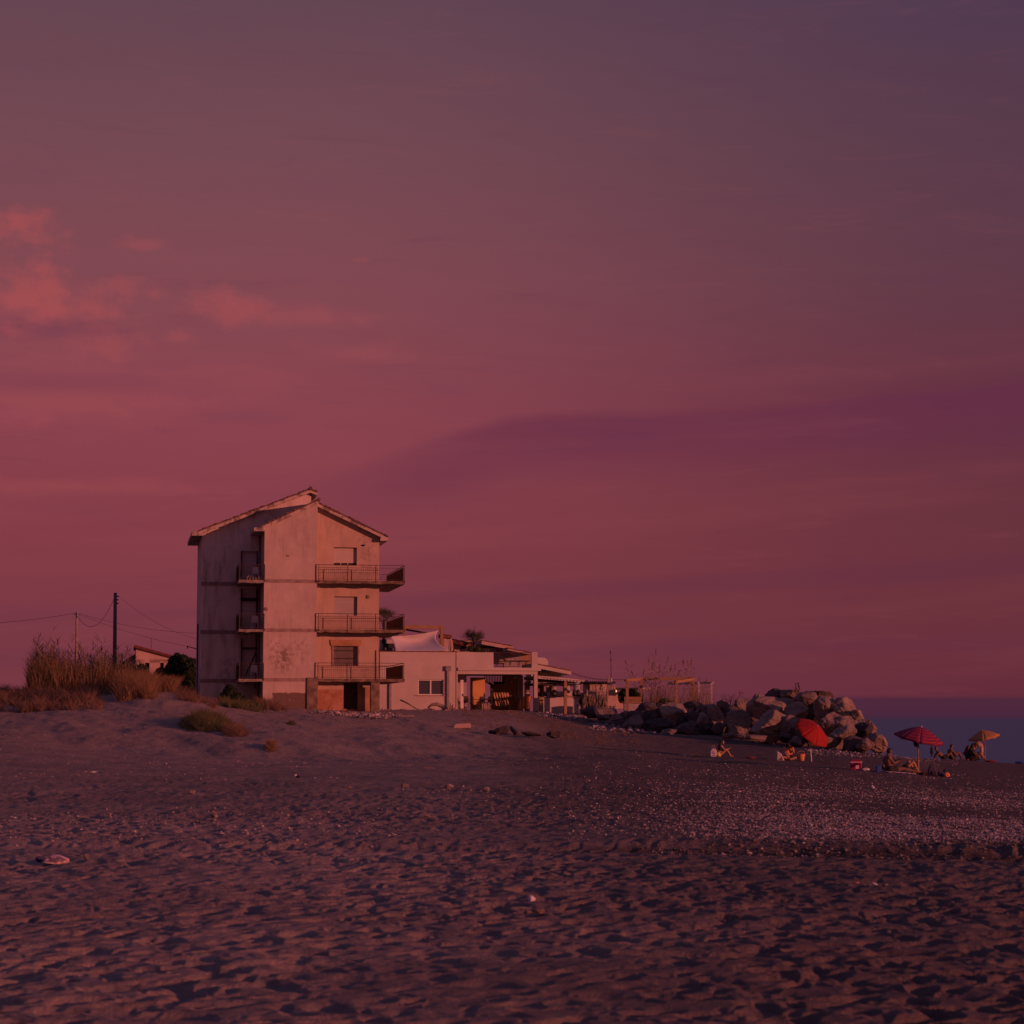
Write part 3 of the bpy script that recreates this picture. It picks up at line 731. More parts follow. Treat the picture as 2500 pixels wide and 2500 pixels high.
for i, (z, lab) in enumerate(zip(bz, ('top balcony wrapping the corner', 'middle balcony wrapping the corner', 'lowest balcony with crumbling slab edge'))):
    zt = z + .06
    se = sR1
    b = slab([(sA1 + .01, railY), (se, railY), (se, sideEnd), (sB1 + .004, sideEnd), (sB1 + .004, 1.19), (sA1 + .01, 1.19)], zt - .19, zt, M['concrete_old'], house, 'balcony', lab)
    p0 = (sA1 + .1, railY + .03); p1 = (se - .04, railY + .03); p2 = (se - .04, sideEnd - .05)
    mids = [(p0[0] + (p1[0] - p0[0]) * f, p0[1]) for f in (.335, .665)]
    r = rail(b, [(sA1 - .06, railY + .03), p1, p2, (sB1, sideEnd - .05)], zt, .96, mids + [p0])
    balusters(b, line(p0, p1, 44), zt + .05)
    pm = MB().box(se - .10, se - .075, railY + .12, sideEnd - .1, zt + .0, zt + .86).build('reed_panel', M['reed_mat'], b, label='brown screen along the side railing')
    # the small one beside it
    sl0 = H.S(583, -.06, z); b2 = slab([(sl0, -.02), (-.004, -.02), (-.004, PD - .04), (sl0, PD - .04)], zt - .21, zt - .03, M['concrete'], house, 'balcony', ('small top balcony with bottles on its floor', 'small middle balcony', 'small lowest balcony')[i])
    a0 = (sl0 + .03, 0.02); a1 = (-.03, .02); a2 = (sl0 + .03, PD - .1)
    rail(b2, [a2, a0, (.03, .0)], zt, .93, [])
    balusters(b2, line(a0, a1, 15) + line(a0, a2, 20), zt + .05)
    MB().box(sl0 + .05, sl0 + .065, (.05), PD - .12, zt, zt + .86).build('side_panel', M['reed_mat'], b2)
ORD = 'first second third fourth fifth sixth seventh eighth ninth tenth eleventh'.split()
# bottles and chairs on the small balconies
M['glassy'] = mat('pale_bottle', (.5, .4, .3), (.2, .16, .12), 9, .3)
n = 0
for i in range(11):
    x = -1.02 + i * .088; zt = bz[0] + .03; h = random.uniform(.2, .32)
    MB().tube([(0, 0, 0), (0, 0, h * .65), (0, 0, h * .75), (0, 0, h)], [.038, .038, .014, .014], 8).build('bottle', M['glassy'], None, True, loc=H.W(x, .25 + .1 * (i % 2), zt),
        label='pale bottle on the small top balcony, %s from the outer railing' % ORD[i], cat='bottle', group='bottles standing on the small top balcony')
def plastic_chair(loc, rz, label, m, group=None, name='garden_chair', s=1.0):
    t = thing(name, label, 'chair', loc, rz, group)
    MB().box(-.22 * s, .22 * s, -.22 * s, .22 * s, .41 * s, .44 * s).build('seat', m, t)
    MB().prism([(-.22 * s, .46 * s), (.22 * s, .46 * s), (.18 * s, .86 * s), (-.18 * s, .86 * s)], .19 * s, .22 * s).build('backrest', m, t)
    for x in (-1, 1):
        for y in (-1, 1): MB().bar((x * .19 * s, y * .19 * s, .41 * s), (x * .23 * s, y * .23 * s, 0), .035 * s).build('leg', m, t)
        MB().bar((x * .23 * s, -.2 * s, .64 * s), (x * .23 * s, .2 * s, .64 * s), .035 * s).build('armrest', m, t)
    return t
M['pl_white'] = mat('white_plastic', (.55, .52, .54), None, 1, .6)
for z, lab in zip(bz, ('white plastic chair on the small top balcony', 'white plastic chair on the small middle balcony', 'white plastic chair on the small lowest balcony')):
    plastic_chair(H.W(-.42, 1.0, z + .03), H.phi + 2.8, lab, M['pl_white'])
# ------------------------------------------------------------------ the low white restaurant
Q = Frame(1117, 150, 4.05)
rest = thing('restaurant', 'low white beach restaurant with roof terrace and open columned porch', 'restaurant', Q.o, Q.phi)
s_l = Q.S(900, 0, 2); s_r = Q.S(1312, 0, 2)
zt_ = Q.Z(1100, 1592, 0); zfl = Q.Z(1200, 1630, 0); zbeam0 = Q.Z(1200, 1646, 0); 
WW = [Q.S(1020.5, 0, 2), Q.S(1083, 0, 2), Q.Z(1050, 1697, 0), Q.Z(1050, 1659, 0)]
mb = MB(); holed(mb, s_l, 0, -1.0, zt_, [WW], 0, .3)
mb.build('wall', M['white'], rest, label='smooth white front wall with one window')
mb = MB(); mb.box(s_l, -.001 + s_l + .3, .3, 9, -1.0, zt_ - .05).box(-.3, 0, .3, 6, -1.0, zfl - .2); mb.build('wall', M['white'], rest)
MB().box(s_l, .02, -.05, .34, zt_, zt_ + .05).build('coping', M['tile_edge'], rest)
w = MB().box(WW[0], WW[1], .16, .2, WW[2], WW[3]).build('window', M['glass'], rest)
fr = MB(); t_ = .07
fr.box(WW[0], WW[1], .1, .158, WW[2], WW[2] + t_).box(WW[0], WW[1], .1, .158, WW[3] - t_, WW[3]).box(WW[0], WW[0] + t_, .1, .157, WW[2] + t_, WW[3] - t_).box(WW[1] - t_, WW[1], .1, .157, WW[2] + t_, WW[3] - t_)
mx = (WW[0] + WW[1]) / 2 - .05; fr.box(mx, mx + .1, .09, .157, WW[2] + t_, WW[3] - t_); fr.build('window_frame', M['white_clean'], w)
MB().box(WW[0] - .2, WW[1] + .2, -.06, .1, WW[2] - .06, WW[2] - .005).build('sill', M['concrete'], w)
dp0 = Q.S(1091, -.1, 2); MB().box(dp0, dp0 + .17, -.14, -.01, -.6, Q.Z(1094, 1638, 0)).build('downpipe', M['greypipe'], rest)
MB().box(dp0 - .09, dp0 + .3, -.2, -.01, Q.Z(1094, 1638, 0), Q.Z(1094, 1626, 0)).build('rain_hopper', M['greypipe'], rest)
MB().tube([(Q.S(1114, -.03, 2), -.02, -.5), (Q.S(1114, -.03, 2), -.02, Q.Z(1114, 1592, 0))], .02, 5).build('cable', M['concrete'], rest)
dq0 = Q.S(953, -.1, 2); MB().box(dq0 - .08, dq0 + .08, -.14, -.01, -.6, Q.Z(953, 1650, 0)).build('downpipe', M['greypipe'], rest)
# porch: slab, beam, posts, parapet
sp = s_r; sg = Q.S(1205, 0, 4)
MB().box(0.003, sp + .25, -.12, 6.5, zfl - .22, zfl).build('porch_slab', M['white'], rest, bevel=.02)
MB().box(0.003, sp - .02, 0, .3, zbeam0, zfl - .222).build('beam', M['white'], rest)
MB().box(0.003, sp - .02, 5.8, 6.1, zbeam0, zfl - .222).build('beam', M['white'], rest)
MB().box(0.003, sg, 0.02, .25, zfl + .002, zt_).build('parapet', M['white'], rest)
pp0 = Q.S(1298, 0, 4)
MB().box(pp0, sp + .02, 0.02, .42, zfl + .002, Q.Z(1300, 1592, 0)).build('parapet', M['white'], rest)
def pillar(px0, px1, d, dd=.38, z1=None, m='white'):
    a = Q.S(px0, d, 1); b = Q.S(px1, d, 1); MB().box(a, b, d, d + dd, -1.0, z1 if z1 is not None else zbeam0 + .001).build('pillar', M[m], rest, bevel=.01)
pillar(1304, 1312.5, 0.01, .42, zfl - .22)
pillar(1265, 1277, 4.8, .4); 
# things seen through the porch
sd = lambda px, d, z=1: Q.S(px, d, z)
MB().box(.01, sd(1139, 3), 3.0, 3.1, -1.0, zbeam0).build('wall', M['grey_wall'] if 'grey_wall' in M else M.setdefault('grey_wall', mat('grey_mauve_wall', (.36, .33, .36), (.30, .28, .31), 1, .9)), rest, label='grey wall inside the porch')
dl = MB().box(sd(1124.5, 1.2), sd(1131.5, 1.2), 1.2, 1.27, Q.Z(1128, 1729, 1.2), Q.Z(1128, 1660, 1.2)).build('door', M['white_clean'], rest, label='white door leaf standing open')
MB().box(sd(1130.5, 1.2) - .02, sd(1130.5, 1.2) + .02, 1.14, 1.2, Q.Z(1128, 1700, 1.2), Q.Z(1128, 1694, 1.2)).build('handle', M['steel'], dl)
MB().box(sd(1149, 4), sd(1184, 4), 4.0, 4.2, -1.0, zbeam0 - .15).build('wall', M['ochre'], rest, label='ochre wall inside the porch')
MB().box(sd(1203, 5.2), sd(1233, 5.2), 5.3, 5.45, -1.0, Q.Z(1200, 1669, 5)).box(sd(1233, 5.2), sd(1264, 5.2), 5.3, 5.45, -1.0, zbeam0 - .01).build('wall', M['fence_w'] if 'fence_w' in M else M.setdefault('fence_w', mat('board_wall', (.42, .27, .17), (.30, .19, .12), 1, .9, .6, 1, stretch=(14, 14, 1))), rest, label='brown board screen at the back of the porch')
tr = MB().bar((sd(1184, 4.5), 4.5, Q.Z(1184, 1662, 4.5)), (sd(1202, 4.5), 4.5, Q.Z(1202, 1672, 4.5)), .16).build('brace', M['wood_dark'], rest)
MB().box(sd(1198, 4.4), sd(1204, 4.4), 4.4, 4.6, -1.0, Q.Z(1202, 1672, 4.5)).build('timber_post', M['wood_dark'], rest)
# lattice of slats under the slab
for i in range(12):
    x = sd(1187 + i * 3.9, 5); MB().box(x - .03, x + .03, 5.6, 5.66, Q.Z(1200, 1667, 5), zbeam0 - .02).build('slat', M['wood'], rest)
MB().box(sd(1208, 5), sd(1232, 5), 5.5, 5.6, Q.Z(1200, 1670, 5), Q.Z(1200, 1664, 5)).build('beam', M['wood_dark'], rest)
MB().box(sd(1231, 5), sd(1234, 5), 5.4, 5.6, Q.Z(1200, 1674, 5), zbeam0 - .02).build('bracket', M['wood_dark'], rest)
MB().box(sd(1246, 3.6), sd(1252, 3.6), 3.6, 3.7, Q.Z(1249, 1666, 3.6), Q.Z(1249, 1663.5, 3.6)).build('porch_light', M['white_clean'], rest)
MB().box(sd(1256, 3.6), sd(1261, 3.6), 3.6, 3.9, Q.Z(1258, 1657, 3.6), Q.Z(1258, 1652, 3.6)).build('speaker_box', M['white_clean'], rest)
# terrace railing
zr_ = Q.Z(1250, 1593, 0)
rl = MB()
for z in (zr_, zfl + .08): rl.bar((sg, .1, z), (pp0, .1, z), .035)
rl = rl.build('terrace_railing', M['iron'], rest)
tb = MB().tube([(0, 0, 0), (0, 0, zr_ - zfl - .08)], .011, 4, False).mesh('baluster', M['iron'])
for i in range(30):
    o = bpy.data.objects.new('baluster', tb); col.objects.link(o); o.parent = rl; o.location = (sg + (pp0 - sg) * (i + .5) / 30, .1, zfl + .08)
# upper floor set back behind the terrace
MB().box(s_l + .3, sd(1240, 5.5), .3, 12, zfl - .3, zfl - .1).build('terrace_floor', M['concrete'], rest)
def up(name, px0, px1, py0, py1, d, m, dd=.3, label=None, par=None):
    a = Q.P(px0, py1, d); b = Q.P(px1, py0, d); return MB().box(a[0], b[0], d, d + dd, a[1], b[1]).build(name, M[m], par or rest, label=label)
up('upper_wall', 925, 1000, 1562, 1606, 6, 'white', 3)
uw = up('window', 936, 964, 1571, 1603, 5.9, 'dark', .08); 
for i in range(4): 
    a = Q.P(943 + i * 4, 1600, 5.8); MB().tube([(a[0], 5.75, a[1]), (a[0] + .1 * (i % 2) - .05, 5.7, a[1] + .55)], [.05, .12], 6).build('curtain_fold', M['concrete'], uw)
up('upper_wall', 1100, 1160, 1563, 1606, 8, 'pink', 3)
up('upper_wall', 1083, 1103, 1556, 1606, 7, 'stripe_w' if 'stripe_w' in M else 'pink', .2)
a = Q.P(1126, 1590, 7.9); b = Q.P(1139, 1574, 7.9); MB().box(a[0], b[0], 7.9, 7.99, a[1], b[1]).build('window', M['dark'], rest)
a = Q.P(1139.5, 1592, 6.5); b = Q.P(1142, 1576, 6.5); MB().box(a[0], b[0], 6.5, 6.6, a[1], b[1]).build('white_post', M['white_clean'], rest)
def lean(name, p0, p1, d0, d1, th, m, tile=True):
    """mono-pitch roof seen from its low side: fascia from pixel p0 to p1"""
    a = Q.P(p0[0], p0[1], d0); b = Q.P(p1[0], p1[1], d0)
    r = MB().prism([(a[0], a[1] - th), (b[0], b[1] - th), (b[0], b[1]), (a[0], a[1])], d0, d1).build(name, M[m], rest)
    if tile:
        n = max(4, int((b[0] - a[0]) / .25)); t = MB()
        for i in range(n):
            f0 = i / n; f1 = (i + .9) / n; x0 = a[0] + (b[0] - a[0]) * f0; x1 = a[0] + (b[0] - a[0]) * f1
            z0 = a[1] + (b[1] - a[1]) * f0; z1 = a[1] + (b[1] - a[1]) * f1; h = random.uniform(.04, .08)
            t.prism([(x0, z0 + .006), (x1, z1 + .006), (x1, z1 + h), (x0, z0 + h)], d0 - .06, d1)
        t.build('roof_tiles', M['terracotta'], r, kind='stuff')
    return r
lean('roof', (1081, 1549), (1103, 1553), 6.8, 9, .18, 'terracotta')
lean('roof', (1103, 1560), (1150, 1572), 7.2, 12, .28, 'terracotta')
lean('roof', (1176, 1564), (1252, 1578), 7.0, 13, .26, 'pink')
lean('roof', (1240, 1583), (1297, 1594), 5.0, 11, .13, 'pink')
up('upper_wall', 1185, 1240, 1582, 1618, 8, 'pink', 3)
up('upper_wall', 1230, 1292, 1597, 1630, 9, 'grey_wall', .3)
up('upper_wall', 1275, 1296, 1596, 1630, 6, 'fence_w', .2)
up('lamp_box', 1211, 1216, 1588, 1596, 7.8, 'dark', .15)
a = Q.P(1158, 1580, 8.5); b = Q.P(1158, 1529, 8.5); MB().tube([(a[0], 8.5, a[1]), (a[0], 8.5, b[1])], .018, 4).build('aerial', M['steel'], rest)
# timber frame of the shade sail
a = Q.P(980, 1535, 2.5); b = Q.P(1083, 1526.5, 2.5); MB().box(a[0], b[0] - .01, 2.5, 2.72, a[1], b[1]).build('timber_beam', M['wood'], rest)
a = Q.P(1075, 1594, 2.45); b = Q.P(1082.5, 1533, 2.45); MB().box(a[0], b[0], 2.45, 2.75, a[1] - .3, b[1]).build('timber_post', M['wood'], rest)
a = Q.P(983, 1594, 2.6); MB().box(a[0], a[0] + .2, 2.5, 2.7, a[1] - .3, Q.Z(983, 1535, 2.5)).build('timber_post', M['wood'], rest)
a = Q.P(985, 1536, 3.5); b = Q.P(1055, 1548, 4.5); MB().bar((a[0], 3.5, a[1]), (b[0], 4.5, b[1]), .12).build('timber_beam', M['wood_dark'], rest)
# shade sail: an own thing, sagging between its corners
def sail():
    c = {(0, 0): (950.5, 1553, 1.5), (1, 0): (1070, 1539, 2.4), (0, 1): (964, 1589, .5), (1, 1): (1096, 1588, .5)}
    n = 22; v = []
    P = {k: (lambda q: Vector((q[0], w_[2], q[1])))(Q.P(w_[0], w_[1], w_[2])) for k, w_ in c.items()}
    for j in range(n + 1):
        for i in range(n + 1):
            u = i / n; w_ = j / n
            p = P[0, 0] * (1 - u) * (1 - w_) + P[1, 0] * u * (1 - w_) + P[0, 1] * (1 - u) * w_ + P[1, 1] * u * w_
            p = p + Vector((0, 0, -.12 * math.sin(math.pi * u) * (1 - w_) ** 2 + .0)) 
            p.x -= .45 * math.sin(math.pi * w_) * u ** 3; p.x += .12 * math.sin(math.pi * w_) * (1 - u) ** 3
            p.y += .9 * math.sin(math.pi * u) * math.sin(math.pi * w_) + .10 * math.sin(7 * u + 4 * w_) * w_ * (1 - w_) + .8 * max(0, u - .55) * math.sin(math.pi * w_) 
            v.append(tuple(Q.W(p.x, p.y, p.z)))
    f = [(j * (n + 1) + i, j * (n + 1) + i + 1, (j + 1) * (n + 1) + i + 1, (j + 1) * (n + 1) + i) for j in range(n) for i in range(n)]
    o = MB().add(v, f).build('shade_sail', M['sail'], None, True, label='white shade sail stretched over the roof terrace wall', cat='sail')
    s_ = o.modifiers.new('cloth', 'SOLIDIFY'); s_.thickness = .01
sail()
# folded curtain/closed parasol by the sail
def closed_parasol(px, py0, py1, d, label, wpx=10, m='sail', fr_=Q, base=True):
    a = fr_.P(px, py1, d); b = fr_.P(px, py0, d); t = thing('closed_parasol', label, 'parasol', fr_.W(a[0], d, a[1]), 0, 'closed parasols of the restaurant')
    h = b[1] - a[1]; w_ = wpx / 2 * mpp(152); v = []; f = []; K = 12; n = 14
    for k in range(K + 1):
        fz = k / K; r = w_ * (.12 + .9 * math.sin(math.pi * min(1, (1 - fz) * .62 + .02)) ** .8)
        for j in range(n):
            an = 2 * math.pi * j / n; rr = r * (1 + .28 * (1 if j % 2 else -1)); v.append((rr * math.cos(an), rr * math.sin(an), h * (.12 + .86 * fz)))
    for k in range(K):
        for j in range(n): f.append((k * n + j, k * n + (j + 1) % n, (k + 1) * n + (j + 1) % n, (k + 1) * n + j))
    MB().add(v, f).build('folded_canopy', M[m], t); MB().tube([(0, 0, -.4), (0, 0, h)], .03, 6).build('pole', M['wood_old'], t)
    return t
M['canvas'] = mat('beige_canvas', (.52, .40, .32), (.40, .30, .24), 3, .9)
closed_parasol(1101, 1557, 1593, 1.2, 'closed pale parasol on the roof terrace beside the shade sail', 9, 'canvas')
# satellite bulk: rounded white tank house
a = Q.P(1312, 1625, 9); b = Q.P(1338, 1605, 9)
cvy = [(a[0] - .5, a[1] - 1.5), (b[0], a[1] - 1.5), (b[0], b[1] - .32), (b[0] - .1, b[1] - .12), (b[0] - .3, b[1] - .02), (b[0] - .5, b[1]), (a[0] - .5, b[1])]
MB().prism(cvy, 9, 11).build('rounded_parapet', M['white'], rest, bevel=.03)
# side canopy roofs over the bar
r1 = lean('canopy_roof', (1310, 1621.5), (1394, 1638), 1.5, 7, .27, 'white')
for i in range(13):
    q0 = Q.P(1313 + i * 5, 1633 + i * 1.35, 2.0); MB().box(q0[0], q0[0] + .06, 2.0, 2.06, Q.Z(1313 + i * 5, 1652, 2) , q0[1] - .02).build('slat', M['wood_dark'], rest)
a = Q.P(1312, 1650, 2.2); b = Q.P(1366, 1650, 2.2); MB().prism([(a[0], a[1] - .22), (b[0], a[1] - .05), (b[0] + .2, a[1] + .08), (a[0], a[1] + .22)], 2.1, 2.3).build('beam', M['ochre'], rest)
a = Q.P(1312, 1653, 1.4); b = Q.P(1412, 1662, 1.4); MB().prism([(a[0], a[1] - .11), (b[0], b[1] - .11), (b[0], b[1] + .1), (a[0], a[1] + .1)], 1.2, 6.5).build('canopy_roof', M['white'], rest)
a = Q.P(1408, 1663, 1.4); b = Q.P(1436, 1664, 1.4); MB().box(a[0], b[0], 1.3, 1.5, a[1] - .05, a[1] + .09).build('beam', M['white'], rest)
# straw ceiling hanging under the canopy
v = MB()
for i in range(60):
    x = Q.S(random.uniform(1313, 1408), 2, 3); d_ = random.uniform(1.6, 5.5); z = Q.Z(1360, 1668 + random.uniform(-1, 5), 2)
    v.bar((x - .5, d_, z), (x + .5, d_ + random.uniform(-.5, .5), z + random.uniform(-.08, .08)), .04, .03)
v.build('straw_ceiling', M['wood_dark'], rest, kind='stuff')
MB().box(Q.S(1312, 3, 3), Q.S(1408, 3, 3), 1.6, 6, Q.Z(1360, 1664, 2), Q.Z(1360, 1664, 2) + .03).build('ceiling', M['wood_dark'], rest)
for px, r_ in ((1351, .13), (1383, .13), (1408, .13), (1287, .12)):
    a = Q.P(px, 1702, 4.5); MB().tube([(a[0], 4.5, -1), (a[0], 4.5, Q.Z(px, 1664, 4.5))], .26 if px != 1287 else .2, 16).build('round_column', M['white'], rest, True)
for px in (1322, 1381): 
    a = Q.P(px, 1736, -.5); w_ = .2 if px == 1381 else .28; MB().box(a[0] - w_ / 2, a[0] + w_ / 2, -.5, -.5 + w_, a[1] - .5, Q.Z(px, 1702 if px < 1330 else 1664, -.5)).build('timber_post', M['wood'], rest)
a = Q.P(1374, 1699, .1); MB().box(a[0] - .35, a[0] + .35, -.2, .6, a[1], a[1] + .09).build('table_top', M['wood'], rest)
mb = MB(); a = Q.P(1312.5, 1738, .6); b = Q.P(1423, 1702, .6); mb.box(a[0], b[0], .6, .85, a[1] - .8, b[1]).build('bar_counter', M['white'], rest, label='long white bar front')
MB().box(a[0], b[0] + .1, .5, .95, b[1] + .002, b[1] + .06).build('counter_top', M['concrete'], rest)
up('back_wall', 1311, 1450, 1688, 1730, 9, 'white', .3)
up('back_wall', 1335, 1347, 1668, 1690, 7, 'ochre', .3)
up('shelf_unit', 1314, 1328, 1671, 1700, 5, 'fence_w', .4)
for i in range(9):
    a = Q.P(1313 + i * 2.4, 1701, 1.0); h = random.uniform(.22, .36)
    MB().tube([(0, 0, 0), (0, 0, h * .6), (0, 0, h * .75), (0, 0, h)], [.045, .045, .016, .016], 7).build('bottle', M['plastic_dark'], None, True, loc=Q.W(a[0], .7 + .12 * (i % 2), Q.Z(1360, 1702, .6) + .06), label='dark bottle on the white bar counter, %s from the porch pillar' % ORD[i], cat='bottle', group='bottles on the bar counter')
for px in (1352, 1402, 1411):
    a = Q.P(px, 1701, .8); MB().tube([(0, 0, 0), (0, 0, .18), (0, 0, .4), (0, 0, .5)], [.16, .17, .12, .03], 10).build('covered_jar', M['plastic_dark'], None, True, loc=Q.W(a[0], .72, Q.Z(1360, 1702, .6) + .06),
        label={1352: 'dark covered jar on the bar counter, apart from the other two', 1402: 'dark covered jar on the bar counter beside the last column', 1411: 'dark covered jar at the far end of the bar counter'}[px], cat='jar', group='covered jars on the bar counter')
# sun loungers on the terrace
def lounger(px, py, d, label, raised, L=1.9):
    a = Q.P(px, py, d); t = thing('sun_lounger', label, 'sun lounger', Q.W(a[0], d, a[1]), Q.phi, 'sun loungers on the roof terrace')
    fr = MB(); fr.box(0, L, -.3, -.25, .28, .34).box(0, L, .25, .3, .28, .34); fr.build('frame', M['plastic_dark'], t)
    for x in (.12, L - .2):
        for y in (-.28, .24): MB().box(x, x + .05, y, y + .05, 0, .28).build('leg', M['plastic_dark'], t)
    if raised: MB().prism([(.75, .33), (.8, .36), (.08, 1.0), (.02, .96)], -.28, .28).build('backrest', M['plastic_dark'], t)
    for i in range(7): MB().box(.85 + i * .15, .95 + i * .15, -.25, .25, .345, .365).build('slat', M['plastic_dark'], t)
    return t
lounger(1208, 1625, 1.2, 'dark sun lounger with raised backrest behind the terrace railing', True)
lounger(1240, 1625, 1.9, 'dark flat sun lounger behind the terrace railing', False, 1.5)
# porch furniture
M['chair_d'] = mat('dark_rattan', (.045, .038, .035), None, 1, .8)
def put(px, py, d, fr_=Q):
    a = fr_.P(px, py, d); return fr_.W(a[0], d, a[1])
c0 = plastic_chair(put(1162, 1730, 1.6), Q.phi + 1.5, 'dark chair turned to the table, nearest the ochre porch wall', M['chair_d'], 'dark chairs in the porch')
dup(c0, put(1180, 1730, 2.4), Q.phi + .3, 'dark chair behind the porch table')
dup(c0, put(1196, 1730, 2.2), Q.phi - .4, 'dark chair against the dark timber post in the porch')
dup(c0, put(1212, 1730, 1.5), Q.phi - 1.5, 'dark chair at the table end nearest the striped deckchairs')
dup(c0, put(1139, 1729, 2.2), Q.phi + .2, 'dark chair beside the open white porch door')
t = thing('table', 'small dark table among the porch chairs', 'table', put(1186, 1731, 1.6), Q.phi)
MB().box(-.45, .45, -.35, .35, .70, .74).build('table_top', M['chair_d'], t)
for x in (-.4, .36):
    for y in (-.3, .26): MB().box(x, x + .04, y, y + .04, 0, .70).build('leg', M['chair_d'], t)
t = thing('slatted_crate', 'pale slatted crate on the sand in front of the porch table', 'crate', put(1186, 1732, .7), Q.phi)
for i in range(5): MB().box(-.3 + i * .13, -.22 + i * .13, -.15, -.12, 0, .42).build('slat', M['wood_old'], t)
for z in (.04, .34): MB().box(-.3, .38, -.118, .2, z, z + .04).build('shelf', M['wood_old'], t)
# leaning brown panel and plant in the porch
t = thing('pallet', 'brown slatted pallet leaning at the back of the porch', 'pallet', put(1232, 1729, 4.6), Q.phi)
for i in range(6): MB().bar((-.55 + i * .2, 0, .02), (-.75 + i * .2, .35, 1.15), .13, .03).build('board', M['fence_w'], t)
for z in (.3, .9): MB().bar((-.75, .12 + z * .3, z), (.6, .12 + z * .3, z), .08, .03).build('batten', M['fence_w'], t)
t = thing('stacked_deckchair', 'orange and brown striped canvas loungers stacked leaning by the porch pillar', 'deckchair', put(1264, 1731, .9), Q.phi)
for i in range(1): MB().prism([(0, .0), (.75, .0), (1.0, .88), (.28, .90)], 0, .04).build('canvas', M['stripe_o'], t)
MB().prism([(-.04, -.0), (0, -.0), (.28, .92), (.24, .92)], -.02, .06).build('frame', M['wood'], t); MB().prism([(.75, .0), (.79, .0), (1.04, .9), (1.0, .9)], -.02, .06).build('frame', M['wood'], t)
t = thing('deckchair', 'folded dark blue canvas deckchair leaning on the striped loungers', 'deckchair', put(1256, 1714, 1.2), Q.phi)
MB().prism([(0, .55), (.1, .6), (.48, -.1), (.36, -.3)], 0, .05).build('canvas', M['navy'] if 'navy' in M else M.setdefault('navy', mat('navy_cloth', (.05, .045, .10), None, 1, .9)), t)
MB().bar((-.02, 0, .6), (.52, 0, -.46), .05).build('frame', M['wood_old'], t)
# string lights from the canopy to the mast
def wire(name, a, b, sag, label, cat, r=.012, n=14, m='steel'):
    a = Vector(a); b = Vector(b); pts = []
    for i in range(n + 1):
        f = i / n; p = a.lerp(b, f); p.z -= sag * 4 * f * (1 - f); pts.append(p)
    return MB().tube(pts, r, 4, False).build(name, M[m], None, label=label, cat=cat), pts
o, pts = wire('string_lights', at(1394, 1641, 151), at(1490, 1658, 153), .15, 'string of bulbs from the canopy roof to the flag mast', 'string lights', .012, 20)
for p in pts[1:-1]: MB().ball(tuple(p - Vector((0, 0, .06))), .035, .035, .05, 6, 4).build('bulb', M['steel'], o)
o, pts = wire('string_lights', at(1490, 1658, 153), at(1612, 1656, 150), .06, 'string of bulbs from the flag mast to the timber pergola', 'string lights', .012, 14)
for p in pts[1:-1]: MB().ball(tuple(p - Vector((0, 0, .06))), .03, .03, .045, 6, 4).build('bulb', M['steel'], o)

# ------------------------------------------------------------------ kiosk, mast, furniture behind the breakwater
K = Frame(1441, 156, 3.7)
kiosk = thing('beach_kiosk', 'small pink kiosk with dark flat roof beyond the driftwood fence', 'kiosk', K.o, K.phi)
def kb(name, px0, px1, py0, py1, d, m, dd=.3, par=None, bev=0):
    a = K.P(px0, py1, d); b = K.P(px1, py0, d); return MB().box(a[0], b[0], d, d + dd, a[1], b[1]).build(name, M[m], par or kiosk, bevel=bev)
kb('wall', 1441, 1500, 1668, 1745, 0, 'pink', 2.4)
kb('roof', 1436, 1503, 1663.5, 1668, -.4, 'dark', 3.2)
kb('wall', 1436, 1441, 1668, 1685, .6, 'wood_dark', .2)
kb('low_wall', 1500, 1545, 1688, 1730, 3, 'pink', .3)
kb('low_roof', 1500, 1558, 1679, 1685, 2.5, 'wood_dark', 1.5)
kb('signboard', 1562, 1596, 1679, 1682, 5, 'pink', .1)
MB().ball(tuple(at(1502.5, 1687, 155) - K.o), .1, .1, .1, 8, 6).build('lamp', mat('lit_lamp', (.9, .7, .4), emis=(1, .5, .2, 1.6)), kiosk)
kiosk_lamp = [c for c in kiosk.children if c.name.startswith('lamp')][0]; kiosk_lamp.location = (0, 0, 0)
kiosk_lamp.matrix_parent_inverse = Matrix.Rotation(-K.phi, 4, 'Z')
mast = thing('flag_mast', 'tall thin white mast with a small drooping flag beside closed parasols', 'mast', at(1492, 1712, 152))
p0 = at(1492, 1712, 152)
def rel(px, py, Y, o): return tuple(at(px, py, Y) - o)
MB().tube([rel(1493.5, 1712, 152, p0), rel(1492, 1655, 152, p0)], [.09, .07], 8).build('pole', M['white'], mast, True)
MB().tube([rel(1492, 1655, 152, p0), rel(1491, 1586, 152, p0)], [.03, .016], 6).build('pole_top', M['steel'], mast)
MB().bar(rel(1488, 1611, 152, p0), rel(1495, 1611, 152, p0), .05).build('crosstree', M['steel'], mast)
a = Vector(rel(1491, 1588, 152, p0)); MB().add([a, a + Vector((-.07, 0, -.12)), a + Vector((-.09, .02, -.22)), a + Vector((.0, .02, -.18))], [(0, 1, 2, 3)]).build('flag', M['navy'], mast)
closed_parasol(1487, 1650, 1706, 1.0, 'tall closed beige parasol at the foot of the flag mast', 9, 'canvas', Frame(1487, 151, 3.7))
closed_parasol(1497, 1662, 1706, 1.0, 'shorter closed beige parasol beside the flag mast', 11, 'canvas', Frame(1497, 150, 3.7))
